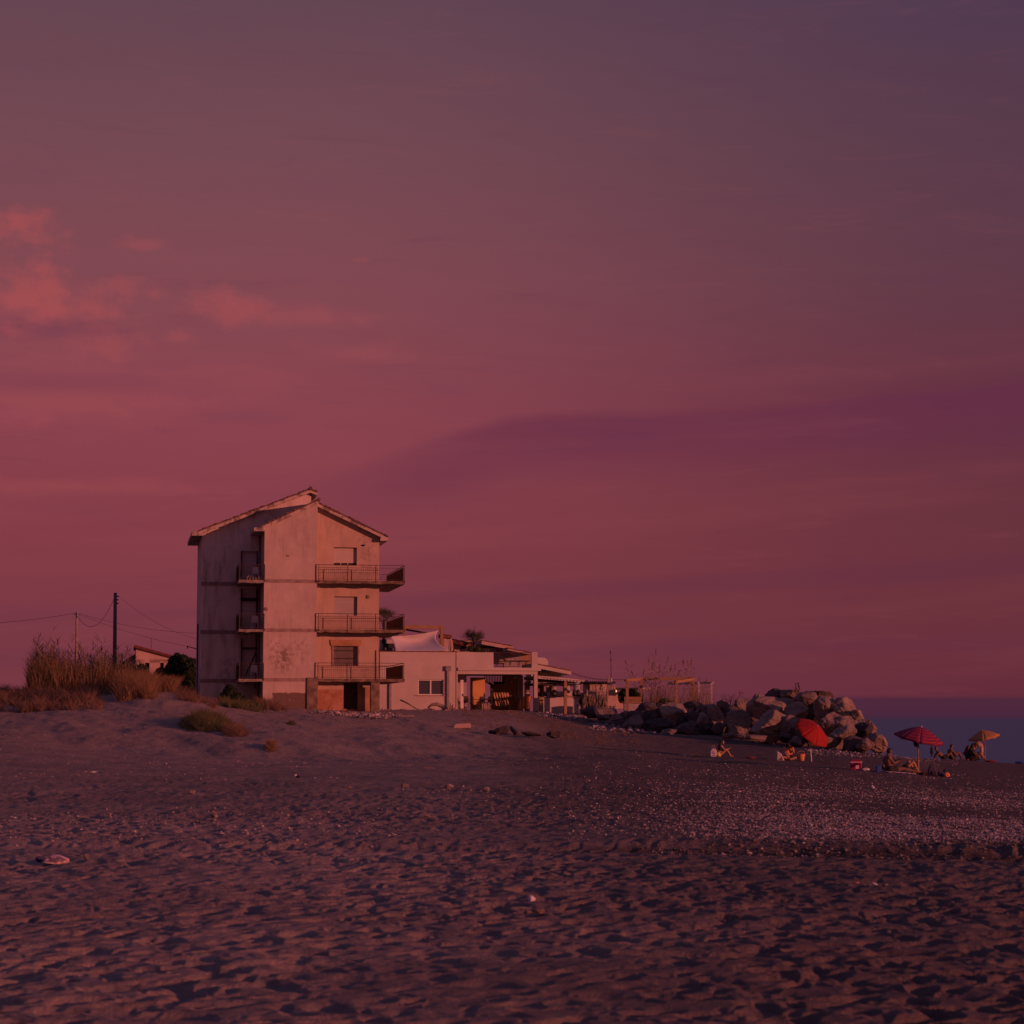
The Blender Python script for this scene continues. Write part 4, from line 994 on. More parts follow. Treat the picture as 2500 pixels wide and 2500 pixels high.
# deckchair-like canvas seat and bench
t = thing('canvas_chair', 'canvas directors chair with dark top rail before the closed parasols', 'chair', at(1491, 1733, 148))
w_ = 12 * mpp(148)
MB().box(-w_, w_, 0, .04, .32, .98).build('backrest', M['canvas'], t); MB().box(-w_ - .03, w_ + .03, -.03, .07, .98, 1.08).build('top_rail', M['wood_dark'], t)
MB().box(-w_, w_, -.4, 0, .28, .32).build('seat', M['canvas'], t)
for x in (-w_, w_ - .05):
    MB().bar((x, -.4, 0), (x, .05, .34), .045).build('leg', M['wood_old'], t); MB().bar((x, .05, 0), (x, -.4, .34), .045).build('leg', M['wood_old'], t)
t = thing('table', 'small table with crossed legs at the end of the bar', 'table', at(1416, 1733, 149))
MB().box(-.25, .28, -.25, .25, .30, .34).build('table_top', M['wood_dark'], t); MB().bar((-.2, 0, .3), (.1, 0, -.15), .04).build('leg', M['wood_old'], t); MB().bar((.2, .1, .3), (-.1, .1, -.15), .04).build('leg', M['wood_old'], t)
t = thing('planter_box', 'wooden box planter inside the timber pergola', 'planter', at(1545, 1735, 149))
for i in range(4): MB().box(-.6, .6, -.25, .25, .02 + i * .24, .24 + i * .24).build('board', M['wood'] if i > 1 else M['grey_wall'], t)
# ------------------------------------------------------------------ timber pergolas
def pergola(label, posts, beams, Y, group, th=.19, m='wood'):
    o0 = at(posts[0][0], posts[0][2], Y); t = thing('pergola', label, 'pergola', o0, 0, group)
    for (px, py0, py1, dY) in posts:
        a = at(px, py0, Y + dY) - o0; b = at(px, py1, Y + dY) - o0; b = Vector((a.x, a.y, b.z - 1.3)); MB().bar(a, b, th).build('post', M[m], t, bevel=.01)
    for (x0, y0, d0, x1, y1, d1) in beams: MB().bar(at(x0, y0, Y + d0) - o0, at(x1, y1, Y + d1) - o0, th * .85, th).build('beam', M[m], t, bevel=.01)
    return t, o0
pg, o0 = pergola('square timber pergola frame standing above the boulders', [(1531, 1660, 1728, 0), (1565, 1660, 1722, 4), (1651, 1665, 1726, 0), (1692, 1662, 1722, 4)],
    [(1562, 1657.5, 4, 1694, 1656, 4), (1528, 1661, 0, 1567, 1658, 4), (1649, 1665, 0, 1694, 1658, 4)], 148, None)
for (px, py, dx, dY) in ((1568, 1672, 8, 4), (1689, 1672, -8, 4), (1647, 1672, -7, 0), (1534, 1672, 6, 0)):
    MB().bar(at(px, py, 148 + dY) - o0, at(px + dx, py - 11, 148 + dY) - o0, .1).build('brace', M['wood'], pg)
pergola('slimmer pale pergola frame farther along the breakwater', [(1736.5, 1667, 1728, 0), (1706, 1668, 1725, -1.5)], [(1632, 1667, 2, 1741, 1667, 0), (1632, 1670, 3, 1706, 1668, -1.5)], 156, None, .15, 'pw' if 'pw' in M else 'white')

# ------------------------------------------------------------------ village house, poles, car behind the dune
V = Frame(330, 185, 5.2)
vh = thing('village_house', 'small pink house with sloping red roof edge behind the dune', 'house', V.o, V.phi)
a = V.P(330, 1700, 0); b = V.P(425, 1700, 0); z0 = V.Z(330, 1581, 0); z1 = V.Z(422, 1607, 0)
vw = [[V.S(354, 0, 3), V.S(365, 0, 3), V.Z(360, 1640, 0), V.Z(360, 1610, 0)], [V.S(391, 0, 3), V.S(400, 0, 3), V.Z(390, 1640, 0), V.Z(390, 1614, 0)]]
mb = MB(); zc = z1 - .4; holed(mb, a[0], b[0], -3, zc, vw, 0, .3); mb.prism([(a[0], zc), (b[0], zc), (b[0], z1), (a[0], z0)], 0, .3); mb.box(a[0], a[0] + .3, .3, 8, -3, z0 - .1); mb.build('wall', M['pink'], vh)
for w_ in vw: MB().box(w_[0], w_[1], .2, .28, w_[2], w_[3]).build('window', M['dark'], vh)
MB().prism([(a[0] - .15, z0), (b[0], z1), (b[0], z1 + .2), (a[0] - .15, z0 + .24)], -.3, 8).build('roof', M['rust'], vh)
a2 = V.P(293, 1624, 1.5); z2 = V.Z(330, 1598, 1.5); MB().prism([(a2[0], a2[1] - .1), (a[0] - .002, z2 - .1), (a[0] - .002, z2 + .1), (a2[0], a2[1] + .1)], 1.5, 7).build('roof', M['rust'], vh)
MB().prism([(a2[0] + .4, -2), (a[0] - .004, -2), (a[0] - .004, z2 - .11), (a2[0] + .4, a2[1] + .12)], 1.7, 7).build('wall', M['grey_wall'], vh)
MB().tube([(V.S(370, 2, 6), 2, z0), (V.S(370, 2, 6), 2, z0 + .9)], .02, 4).build('aerial', M['steel'], vh)
def upole(px0, py0, px1, py1, Y, r0, r1, label, m, extra):
    b = at(px1, py1, Y); b.z -= 1.5; a = at(px0, py0, Y); t = thing('utility_pole', label, 'utility pole', b)
    MB().tube([(0, 0, 0), tuple(a - b)], [r0, r1], 10).build('pole', M[m], t, True)
    return t, a, b
M['pole_c'] = mat('dark_concrete_pole', (.12, .11, .13), (.09, .085, .10), 2, .9)
tp, ta, tb_ = upole(281.5, 1447, 280, 1640, 150, .155, .115, 'thick dark concrete utility pole rising behind the dry reeds', 'pole_c', 0)
for i, dz in enumerate((-.25, -.5, -.75)): MB().tube([tuple(ta - tb_ + Vector((.1, 0, dz))), tuple(ta - tb_ + Vector((.24, 0, dz)))], .05, 6).build('insulator', M['steel'], tp)
tq, qa, qb = upole(187.5, 1494, 186, 1640, 158, .1, .075, 'thin weathered wooden utility pole standing in the dry reeds', 'wood_old', 0)
MB().bar(tuple(qa - qb + Vector((-.22, 0, -.18))), tuple(qa - qb + Vector((.25, 0, -.18))), .05).build('crossarm', M['steel'], tq)
MB().tube([tuple(qa - qb + Vector((.06, -.08, -.45))), tuple(qa - qb + Vector((.06, -.08, .02)))], .06, 8).build('insulator', M['greypipe'], tq)
wire('overhead_cable', at(-60, 1524, 158), at(184, 1497, 158), .12, 'thin cable running off the frame edge from the wooden pole', 'cable', .015)
wire('overhead_cable', at(188, 1503, 158), at(279, 1460, 150), 1.35, 'slack loop of cable between the two utility poles', 'cable', .016, 20)
wire('overhead_cable', at(192, 1497, 158), at(480, 1546, 137), .28, 'upper thin cable from the wooden pole to the tall house', 'cable', .009, 24)
wire('overhead_cable', at(192, 1499, 158), at(458, 1578, 137), .22, 'lower thin cable from the wooden pole to the house bracket', 'cable', .009, 24)
wire('overhead_cable', at(288, 1454, 150), at(480, 1560, 137), .40, 'thin cable from the dark concrete pole to the tall house', 'cable', .009, 24)
# parked car, only its roof above the dune
cr = thing('parked_car', 'blue car parked behind the dune crest with only its roof showing', 'car', at(452, 1712, 148))
cr.location.z = at(452, 1684, 148).z - 1.42
M['car'] = mat('blue_car_paint', (.10, .12, .22), None, 1, .3, spec=.6)
body = [(-2.1, .25), (2.1, .25), (2.15, .7), (1.9, .85), (1.0, .95), (-1.7, .95), (-2.1, .8)]
MB().prism(body, -.85, .85).build('body', M['car'], cr, bevel=.05)
MB().prism([(1.0, .952), (.45, 1.38), (-1.2, 1.42), (-1.75, .952)], -.72, .72).build('cabin', M['glass'], cr, bevel=.05)
MB().prism([(.42, 1.385), (.38, 1.43), (-1.15, 1.46), (-1.2, 1.42)], -.68, .68).build('roof', M['car'], cr, bevel=.02)
for x in (-1.35, 1.3):
    for y in (-.86, .7):
        wh = MB().tube([(x, y, .32), (x, y + .16, .32)], .32, 16).build('wheel', M['plastic_dark'], cr); MB().tube([(x, y - .01, .32), (x, y + .17, .32)], .17, 12).build('rim', M['greypipe'], wh)
# ------------------------------------------------------------------ breakwater boulders
def ico(sub):
    import bmesh
    bm = bmesh.new(); bmesh.ops.create_icosphere(bm, subdivisions=sub, radius=1.0)
    v = np.array([x.co[:] for x in bm.verts]); f = np.array([[q.index for q in p.verts] for p in bm.faces]); bm.free(); return v, f
ICO_V, ICO_F = ico(5)
def n3(p, s, seed):
    """cheap 3-D value noise from three 2-D slices"""
    x, y, z = p[:, 0] * s, p[:, 1] * s, p[:, 2] * s
    return vn(x + z * .7, y - z * .3, seed) + vn(y + 5, z + x * .4, seed + 3) + vn(z - 3, x - y * .5, seed + 7)
def rockmat(name, c, c2):
    def ex(t, P, c_):
        n = noise(t, P, 2.6, 8, .7); c_ = mixc(t, n.sm(.56, .66) * .7, c_, (.09, .075, .07))
        return mixc(t, noise(t, P, 9.0, 5, .7).sm(.55, .7) * .4, c_, (.33, .26, .21))
    return mat(name, c, c2, 1.4, .95, .9, 7, extra=ex, bdist=.05)
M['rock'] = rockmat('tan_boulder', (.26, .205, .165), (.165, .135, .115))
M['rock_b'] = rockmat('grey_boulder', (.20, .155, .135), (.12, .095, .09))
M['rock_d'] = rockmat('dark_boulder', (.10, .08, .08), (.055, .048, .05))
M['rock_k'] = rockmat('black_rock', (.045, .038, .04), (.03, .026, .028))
def rockgeo(seed, rough=1.0):
    r = np.random.default_rng(1000 + seed)
    N = r.normal(size=(11, 3)); N[:, 2] *= .8; N /= np.linalg.norm(N, axis=1)[:, None]; D = r.uniform(.5, .92, 11)
    v = ICO_V; dot = v @ N.T
    t = np.where(dot > .05, D / np.maximum(dot, .05), 9)
    rad = np.minimum(1.0 / (np.sum(np.clip(1 / t, 0, 9) ** 26, 1) ** (1 / 26)), 1.12)
    rad = rad * (1 + rough * (.07 * n3(v, 2.2, seed) + .06 * n3(v, 5.5, seed + 11) + .035 * n3(v, 12, seed + 23) + .014 * n3(v, 30, seed + 31)))
    p = v * rad[:, None]
    p /= np.array([np.ptp(p[:, 0]) / 2, np.ptp(p[:, 1]) / 2, np.ptp(p[:, 2]) / 2])
    return p - (p.max(0) + p.min(0)) / 2
def boulder(cx, cy, w, h, Y, label, m='rock', seed=0, depth=None, name='boulder', cat='boulder', group='boulders of the breakwater', ang=.9, lean=0):
    k = mpp(Y); a = w * k / 2; b = h * k / 2; c = (depth or (a + b) * .5 + .1); p = rockgeo(seed)
    if lean: p[:, 0] += lean * p[:, 2]
    p = p * np.array([a, c, b]); o = at(cx, cy, Y)
    return npmesh(name, p, ICO_F, M[m], False, loc=tuple(o), label=label, cat=cat, group=group)
# cx, cy, w, h (photo pixels), distance, material, label
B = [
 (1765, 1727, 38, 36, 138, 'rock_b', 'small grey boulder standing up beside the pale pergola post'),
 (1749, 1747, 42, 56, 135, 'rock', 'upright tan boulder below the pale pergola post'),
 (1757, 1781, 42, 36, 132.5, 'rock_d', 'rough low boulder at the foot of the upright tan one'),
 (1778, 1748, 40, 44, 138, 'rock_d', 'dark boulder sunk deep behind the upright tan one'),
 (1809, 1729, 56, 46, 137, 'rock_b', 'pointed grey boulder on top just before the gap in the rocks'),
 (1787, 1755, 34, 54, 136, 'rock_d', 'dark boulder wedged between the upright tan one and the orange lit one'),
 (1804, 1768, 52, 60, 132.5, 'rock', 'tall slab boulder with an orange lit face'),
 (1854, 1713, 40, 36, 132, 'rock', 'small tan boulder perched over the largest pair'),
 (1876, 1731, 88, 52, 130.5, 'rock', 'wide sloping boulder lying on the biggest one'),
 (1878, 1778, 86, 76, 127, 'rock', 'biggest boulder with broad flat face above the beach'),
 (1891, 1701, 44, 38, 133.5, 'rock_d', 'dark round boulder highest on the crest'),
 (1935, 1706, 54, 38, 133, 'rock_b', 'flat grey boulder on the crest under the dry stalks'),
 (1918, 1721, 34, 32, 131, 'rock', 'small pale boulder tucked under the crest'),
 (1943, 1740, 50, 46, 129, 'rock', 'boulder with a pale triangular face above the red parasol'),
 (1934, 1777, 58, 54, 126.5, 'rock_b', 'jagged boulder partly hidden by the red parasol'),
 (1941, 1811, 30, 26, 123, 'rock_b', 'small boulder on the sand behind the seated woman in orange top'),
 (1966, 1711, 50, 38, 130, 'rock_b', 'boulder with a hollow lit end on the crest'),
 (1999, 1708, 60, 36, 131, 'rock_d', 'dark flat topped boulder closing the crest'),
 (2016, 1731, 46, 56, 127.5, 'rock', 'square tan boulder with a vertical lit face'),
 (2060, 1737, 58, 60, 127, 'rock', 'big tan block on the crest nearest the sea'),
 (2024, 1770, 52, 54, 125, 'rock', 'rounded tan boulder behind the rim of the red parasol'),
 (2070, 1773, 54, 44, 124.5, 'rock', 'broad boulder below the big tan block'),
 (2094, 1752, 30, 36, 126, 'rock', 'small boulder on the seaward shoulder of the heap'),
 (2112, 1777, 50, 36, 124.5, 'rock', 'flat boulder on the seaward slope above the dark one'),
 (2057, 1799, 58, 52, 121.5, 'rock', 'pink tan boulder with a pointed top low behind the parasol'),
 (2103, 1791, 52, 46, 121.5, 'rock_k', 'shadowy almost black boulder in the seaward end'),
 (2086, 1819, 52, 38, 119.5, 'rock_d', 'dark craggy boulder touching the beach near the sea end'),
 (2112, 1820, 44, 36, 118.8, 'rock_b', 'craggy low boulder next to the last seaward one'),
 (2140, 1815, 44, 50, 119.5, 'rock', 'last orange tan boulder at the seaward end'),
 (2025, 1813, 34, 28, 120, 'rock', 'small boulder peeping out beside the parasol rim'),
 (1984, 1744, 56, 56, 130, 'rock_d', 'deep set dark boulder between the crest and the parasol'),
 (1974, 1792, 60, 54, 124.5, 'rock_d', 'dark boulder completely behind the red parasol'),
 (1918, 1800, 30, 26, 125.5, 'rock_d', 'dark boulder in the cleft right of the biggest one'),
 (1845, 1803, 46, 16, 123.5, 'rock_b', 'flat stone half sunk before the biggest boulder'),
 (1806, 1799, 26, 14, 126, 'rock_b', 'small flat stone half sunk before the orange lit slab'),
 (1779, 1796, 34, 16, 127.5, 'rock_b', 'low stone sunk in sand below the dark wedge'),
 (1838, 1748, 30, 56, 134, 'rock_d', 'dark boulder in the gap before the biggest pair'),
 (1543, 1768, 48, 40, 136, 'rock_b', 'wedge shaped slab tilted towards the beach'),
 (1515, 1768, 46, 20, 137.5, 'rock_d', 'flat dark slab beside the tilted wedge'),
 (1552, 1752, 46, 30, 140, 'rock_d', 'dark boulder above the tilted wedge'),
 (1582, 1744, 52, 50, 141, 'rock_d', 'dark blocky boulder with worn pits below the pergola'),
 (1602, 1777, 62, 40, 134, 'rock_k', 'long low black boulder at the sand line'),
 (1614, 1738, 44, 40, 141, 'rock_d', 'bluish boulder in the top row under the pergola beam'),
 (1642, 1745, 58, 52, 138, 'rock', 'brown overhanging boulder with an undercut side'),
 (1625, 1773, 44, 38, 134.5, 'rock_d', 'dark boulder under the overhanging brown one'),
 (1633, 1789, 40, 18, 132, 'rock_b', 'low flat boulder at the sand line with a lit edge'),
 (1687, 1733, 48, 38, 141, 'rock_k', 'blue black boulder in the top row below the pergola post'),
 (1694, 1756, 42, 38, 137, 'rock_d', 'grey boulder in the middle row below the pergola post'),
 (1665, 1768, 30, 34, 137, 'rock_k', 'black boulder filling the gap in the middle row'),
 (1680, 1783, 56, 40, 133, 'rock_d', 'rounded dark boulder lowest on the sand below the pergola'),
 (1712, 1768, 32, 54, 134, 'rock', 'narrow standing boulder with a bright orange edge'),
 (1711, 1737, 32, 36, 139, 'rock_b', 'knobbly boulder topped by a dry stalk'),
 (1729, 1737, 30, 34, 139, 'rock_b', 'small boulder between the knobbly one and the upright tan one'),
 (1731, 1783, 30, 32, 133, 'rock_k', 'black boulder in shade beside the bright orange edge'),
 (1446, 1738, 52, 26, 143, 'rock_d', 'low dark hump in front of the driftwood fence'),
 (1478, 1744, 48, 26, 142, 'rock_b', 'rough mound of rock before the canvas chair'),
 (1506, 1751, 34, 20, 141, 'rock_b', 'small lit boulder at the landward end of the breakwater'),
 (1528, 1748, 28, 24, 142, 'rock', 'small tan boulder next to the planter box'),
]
for i, (cx, cy, w, h, Y, m, lab) in enumerate(B): boulder(cx, cy, w * (1.2 if w > 44 else 1.1), h * (1.2 if w > 44 else 1.1), Y, lab, m, i * 7 + 3)
# dark lumps lying on the sand before the restaurant
boulder(1226, 1783, 40, 22, 113, 'charred square log end lying on the sand', 'rock_k', 501, .3, 'burnt_log', 'log', 'dark logs on the sand')
MB().tube([tuple(at(1196, 1788, 114)), tuple(at(1214, 1789, 113.6))], [.12, .14], 8).build('burnt_log', M['wood_dark'], None, True, label='thin dark log butt against the charred square log', cat='log', group='dark logs on the sand')
MB().tube([tuple(at(1247, 1777, 115)), tuple(at(1262, 1792, 113.5))], [.1, .13], 8).build('burnt_log', M['wood_dark'], None, True, label='dark log leaning into the sand after the charred square one', cat='log', group='dark logs on the sand')
boulder(1297, 1792, 44, 12, 112, 'long flat dark log lying on the sand', 'rock_k', 505, .3, 'burnt_log', 'log', 'dark logs on the sand', lean=-.3)
boulder(1351, 1793, 38, 20, 112, 'dark triangular lump of rock alone on the sand', 'rock_k', 509, .35, 'boulder', 'boulder', None)
MB().prism([(0, 0), (1.0, 0), (.94, .28), (.15, .24)], 0, .5).build('concrete_block', M['pink'], None, loc=tuple(at(1105, 1778, 117)), label='pinkish lit concrete slab half buried in the dune slope', cat='concrete block', bevel=.03)
boulder(1089, 1787, 14, 5, 114, 'tiny dark stone on the slope before the concrete slab', 'rock_k', 511, .1, 'stone', 'stone', None)
# driftwood trunk and sticks before the white wall
o0 = at(1055, 1724, 145); dt = thing('driftwood_log', 'twisted driftwood tree trunk with a root plate before the white wall', 'driftwood', o0)
L = lambda px, py, Y=145: tuple(at(px, py, Y) - o0)
MB().tube([L(1044, 1728), L(1054, 1721), L(1066, 1719), L(1079, 1724), L(1088, 1732), L(1097, 1741)], [.05, .10, .13, .13, .14, .17], 9).build('trunk', M['wood_old'], dt, True)
for i, (x, y, x2, y2) in enumerate(((1096, 1740, 1100, 1716), (1098, 1738, 1114, 1726), (1096, 1741, 1112, 1742), (1096, 1738, 1090, 1722), (1100, 1730, 1106, 1720))):
    MB().tube([L(x, y), L((x + x2) / 2 + 2, (y + y2) / 2, 144.7), L(x2, y2, 144.6)], [.12, .08, .03], 6).build('root', M['wood_old'], dt, True)
MB().tube([tuple(at(978, 1709, 147)), tuple(at(995, 1717, 146.5)), tuple(at(1016, 1730, 146))], [.06, .05, .03], 6).build('plank_stick', M['wood_old'], None, True, label='thin driftwood stick leaning on the sand before the white wall', cat='stick')
MB().tube([tuple(at(1046, 1731, 144)), tuple(at(1075, 1733, 143.8))], [.07, .05], 6).build('plank_stick', M['canvas'], None, True, label='pale straight branch lying under the twisted driftwood trunk', cat='stick')
boulder(1072, 1742, 26, 5, 141, 'thin dark slab in the sand below the driftwood trunk', 'rock_k', 520, .2, 'stone', 'stone', None)
# long timber and rubble before the house
MB().bar(at(895, 1751, 124.5), at(1010, 1750, 126), .22, .16).build('timber_baulk', M['wood_old'], None, label='long weathered timber lying on the sand before the house', cat='timber', bevel=.03)
def heap(px0, px1, Y0, Y1, n, s, label, m, seedy=0):
    r = np.random.default_rng(40 + seedy); px = r.uniform(px0, px1, n); Y = r.uniform(Y0, Y1, n); X = (px - 1250) / F * Y
    return stones('rubble', X, Y, r.uniform(s * .3, s, n), M[m], label, .2, .6)
heap(760, 985, 124, 128.5, 260, .14, 'broken masonry rubble on the sand before the house posts', 'peb2', 1)
heap(880, 950, 121, 124.2, 160, .22, 'pale rubble heap before the long weathered timber', 'peb2', 2)
heap(925, 1120, 140, 149, 260, .12, 'dark clods and rubble along the foot of the white wall', 'peb', 3)
heap(1310, 1440, 142, 149, 260, .14, 'clods and weeds along the foot of the bar', 'peb', 4)
heap(1440, 1600, 131, 139, 160, .2, 'loose stones before the landward boulders', 'peb', 5)
heap(2150, 2330, 122, 150, 400, .07, 'stones on the shingle beyond the boulders', 'peb', 6)
heap(1960, 2180, 112, 119, 300, .09, 'stones round the seaward foot of the boulders', 'peb', 7)

# ------------------------------------------------------------------ grasses, reeds, bushes
M['dry'] = leafmat('dry_grass', (.28, .18, .095), (.18, .115, .06))
M['dry2'] = leafmat('russet_scrub', (.24, .15, .10), (.14, .09, .06))
M['reed'] = leafmat('reed_leaf', (.24, .17, .08), (.10, .09, .045))
M['green'] = leafmat('grey_green_leaf', (.15, .15, .06), (.09, .10, .045))
M['bush'] = leafmat('dark_bush_leaf', (.035, .055, .025), (.02, .035, .018))
M['palm'] = leafmat('palm_leaf', (.09, .10, .045), (.05, .06, .03))
def blades(name, base, height, lean, width, m, bend=.35, seg=3, parent=None, loc=(0, 0, 0), **k):
    """curved tapering grass blades; base (n,3)"""
    n = len(base); an = rng.uniform(0, 6.28, n); wd = rng.uniform(0, 3.14, n)
    V = []
    for i in range(seg + 1):
        f = i / seg; off = lean * f + bend * height * f * f * rng.uniform(.3, 1, n)
        z = height * f * (1 - .12 * f)
        c = base + np.stack([np.cos(an) * off, np.sin(an) * off, z], 1)
        w = width * (1 - f) ** .7 * .5 + .0008
        d = np.stack([np.cos(wd) * w, np.sin(wd) * w, np.zeros(n)], 1)
        V.append(c - d); V.append(c + d)
    V = np.stack(V, 1).reshape(-1, 3); q = 2 * (seg + 1); F_ = []
    for i in range(seg): F_.append([2 * i, 2 * i + 1, 2 * i + 3, 2 * i + 2])
    F_ = (np.array(F_)[None] + (np.arange(n) * q)[:, None, None]).reshape(-1, 4)
    return npmesh(name, V, F_, M[m] if isinstance(m, str) else m, False, parent, loc, **k)
def gpts(px, Y, dz=-.05):
    X = (px - 1250) / F * Y; Z = ground(X, Y); return np.stack([X, Y, Z + dz], 1)
def area(n, px0, px1, Y0, Y1, clump=0, cs=6):
    """ground points, thicker in clumps"""
    px = rng.uniform(px0, px1, n); Y = rng.uniform(Y0, Y1, n)
    k = fbm(px / cs, Y / 1.5, 2, 3 + int(px0)) > clump; return px[k], Y[k]
# russet scrub covering the front of the dune
px, Y = area(30000, -60, 250, 114, 134, .02, 13); k = (px + (Y - 113) * 2.0 < 300) ; px, Y = px[k], Y[k]
hh = rng.uniform(.08, .8, len(px)) * np.clip(.8 + 1.5 * fbm(px / 15, Y / 2.2, 3, 9), .15, 1.6) ; blades('dune_scrub', gpts(px, Y), hh, .22, .035, 'dry2', .6, label='russet dry scrub covering the landward dune', kind='stuff')
px, Y = area(12000, -60, 480, 126, 146, -.02, 12)
blades('dune_grass', gpts(px, Y), rng.uniform(.25, .8, len(px)), .2, .03, 'dry2', .6, label='low russet grass on the dune crest', kind='stuff')
# tall dry reeds on the crest
px, Y = area(8000, 75, 345, 131, 148, -.12, 9)
hp = np.interp(px, [70, 90, 120, 160, 200, 260, 300, 350], [1.0, 2.5, 2.8, 2.5, 2.4, 2.4, 2.1, 1.0]) 
blades('reed_bed', gpts(px, Y), hp * (.85 + .9 * fbm(px / 7, Y / 4, 3, 88)) * rng.uniform(.3, 1.08, len(px)), .3, .036, 'dry', .22, 4, label='dense tall dry reeds on the dune crest', kind='stuff')
px, Y = area(2600, 80, 180, 133, 148, -.15, 8)
hp = np.interp(px, [80, 95, 120, 150, 180], [2.3, 3.1, 3.2, 2.6, 2.2])
blades('reed_bed', gpts(px, Y), hp * (.9 + .8 * fbm(px / 6, Y / 4, 3, 89)) * rng.uniform(.5, 1.1, len(px)), .4, .06, 'reed', .25, 4, label='greener reed leaves at the tallest clump of the dune', kind='stuff')
px, Y = area(5000, 290, 385, 120, 133, -.3, 10)
blades('dry_thicket', gpts(px, Y), rng.uniform(.3, 1.5, len(px)) * np.interp(px, [290, 330, 365, 385], [.9, 1.3, 1.2, .6]), .35, .028, 'dry', .5, 4, label='pale dry thicket sprawling at the end of the reeds', kind='stuff')
px, Y = area(2600, 395, 430, 127, 134, -.5, 10); blades('dry_thicket', gpts(px, Y), rng.uniform(.3, 1.3, len(px)), .3, .026, 'dry', .5, 4, label='small pale dry tuft before the dark bush', kind='stuff')
# separate canes with their leaves standing out of the bed
n = 520; px = 80 + 265 * rng.uniform(0, 1, n); Y = rng.uniform(132, 147, n); k = fbm(px / 9, Y / 5, 2, 61) > -.2; px, Y = px[k], Y[k]; n = len(px)
hp = np.interp(px, [80, 95, 125, 160, 300, 345], [2.6, 3.3, 3.3, 2.9, 2.7, 1.7]) * rng.uniform(.5, 1.12, n) * (1 + .7 * fbm(px / 8, Y / 5, 3, 64)); gp = gpts(px, Y)
blades('reed_canes', gp, hp, .2, .035, 'dry', .06, 3, label='single dry canes rising out of the reed bed', kind='stuff')
rp = np.repeat(gp, 9, 0); rh = np.repeat(hp, 9); rp[:, 2] += rh * rng.uniform(.3, .95, len(rh)); rp[:, :2] += rng.normal(0, .05, (len(rh), 2))
blades('reed_cane_leaves', rp, rng.uniform(.25, .6, len(rh)), .25, .05, 'reed', .6, 3, label='drooping leaves on the single canes of the reed bed', kind='stuff')
# low vegetation beside the house
px, Y = area(5000, 440, 530, 120, 126, .0, 9); blades('dune_grass', gpts(px, Y), rng.uniform(.15, .5, len(px)), .2, .028, 'dry2', .6, label='low russet grass before the house corner', kind='stuff')
px, Y = area(4500, 545, 650, 122, 128, .0, 9); blades('weeds', gpts(px, Y), rng.uniform(.15, .65, len(px)), .2, .03, 'green', .5, label='yellow green weeds along the foot of the shaded wing', kind='stuff')
px, Y = area(4000, 630, 700, 125, 129, .0, 8); blades('weeds', gpts(px, Y), rng.uniform(.15, .8, len(px)) * np.interp(px, [635, 660, 690], [1.2, 1.0, .5]), .2, .03, 'dry2', .5, label='brown weeds at the corner of the pale wall', kind='stuff')
# thin grass on the slope before the restaurant
px, Y = area(9000, 1130, 1560, 116, 146, .0, 30); blades('beach_weeds', gpts(px, Y), rng.uniform(.05, .28, len(px)), .08, .03, 'dry2', .5, 2, label='sparse dry weeds on the slope before the restaurant', kind='stuff')
# leafy bush: dense leaves over an inner scaffold
def leaves(name, cs, n, size, m, parent, loc):
    """small leaf quads through the volume of several ellipsoids (cx,cy,cz,rx,ry,rz)"""
    cs = np.array(cs, float); pick = rng.integers(0, len(cs), n); d = rng.normal(size=(n, 3)); d /= np.linalg.norm(d, axis=1)[:, None]
    r = rng.uniform(.35, 1.05, n) ** .45; c = cs[pick, :3] + d * r[:, None] * cs[pick, 3:]
    u = rng.normal(size=(n, 3)); u /= np.linalg.norm(u, axis=1)[:, None]; w = np.cross(u, d + .01); w /= np.linalg.norm(w, axis=1)[:, None] + 1e-9
    s = size * rng.uniform(.6, 1.4, n)[:, None]
    V = np.stack([c - u * s * .5, c + w * s * .28, c + u * s * .5, c - w * s * .28], 1).reshape(-1, 3)
    Fq = (np.array([[0, 1, 2, 3]])[None] + (np.arange(n) * 4)[:, None, None]).reshape(-1, 4)
    return npmesh(name, V, Fq, M[m], False, parent, loc)
def bush(label, px, py, Y, clumps, n, size, m, name='bush', cat='bush', group=None):
    o = at(px, py, Y); t = thing(name, label, cat, o, 0, group)
    k = mpp(Y); leaves('crown', [((x - px) * k, dy, (py - y) * k, rx * k, rx * k * .8, ry * k) for (x, y, rx, ry, dy) in clumps], n, size, m, t, (0, 0, 0))
    mb = MB()
    for (x, y, rx, ry, dy) in clumps: mb.tube([(0, 0, -.3), ((x - px) * k * .4, dy * .5, (py - y) * k * .5), ((x - px) * k, dy, (py - y) * k)], [.08, .05, .02], 5)
    mb.build('trunk', M['wood_dark'], t); return t
bush('dark evergreen bush beside the shaded edge of the tall house', 440, 1700, 150, [(415, 1650, 26, 28, 0), (440, 1635, 30, 34, .5), (462, 1640, 24, 34, 0), (425, 1618, 18, 18, .3), (470, 1665, 20, 26, 0), (400, 1672, 20, 22, 0), (384, 1668, 16, 24, .2), (390, 1648, 14, 16, 0), (468, 1622, 12, 14, .1), (446, 1612, 13, 12, 0), (440, 1675, 36, 18, -.4), (430, 1604, 9, 8, .2)], 12000, .24, 'bush')
bush('smaller greyish bush between the reeds and the dark evergreen', 352, 1700, 156, [(350, 1650, 16, 22, 0), (343, 1634, 10, 14, .2), (360, 1660, 13, 16, 0)], 2600, .2, 'palm')
bush('dark fig shrub growing under the lowest small balcony', 563, 1722, 128.5, [(562, 1692, 18, 18, 0), (548, 1703, 15, 12, 0), (578, 1704, 20, 13, -.1), (560, 1680, 9, 8, .1), (590, 1712, 14, 8, 0)], 3800, .16, 'bush')
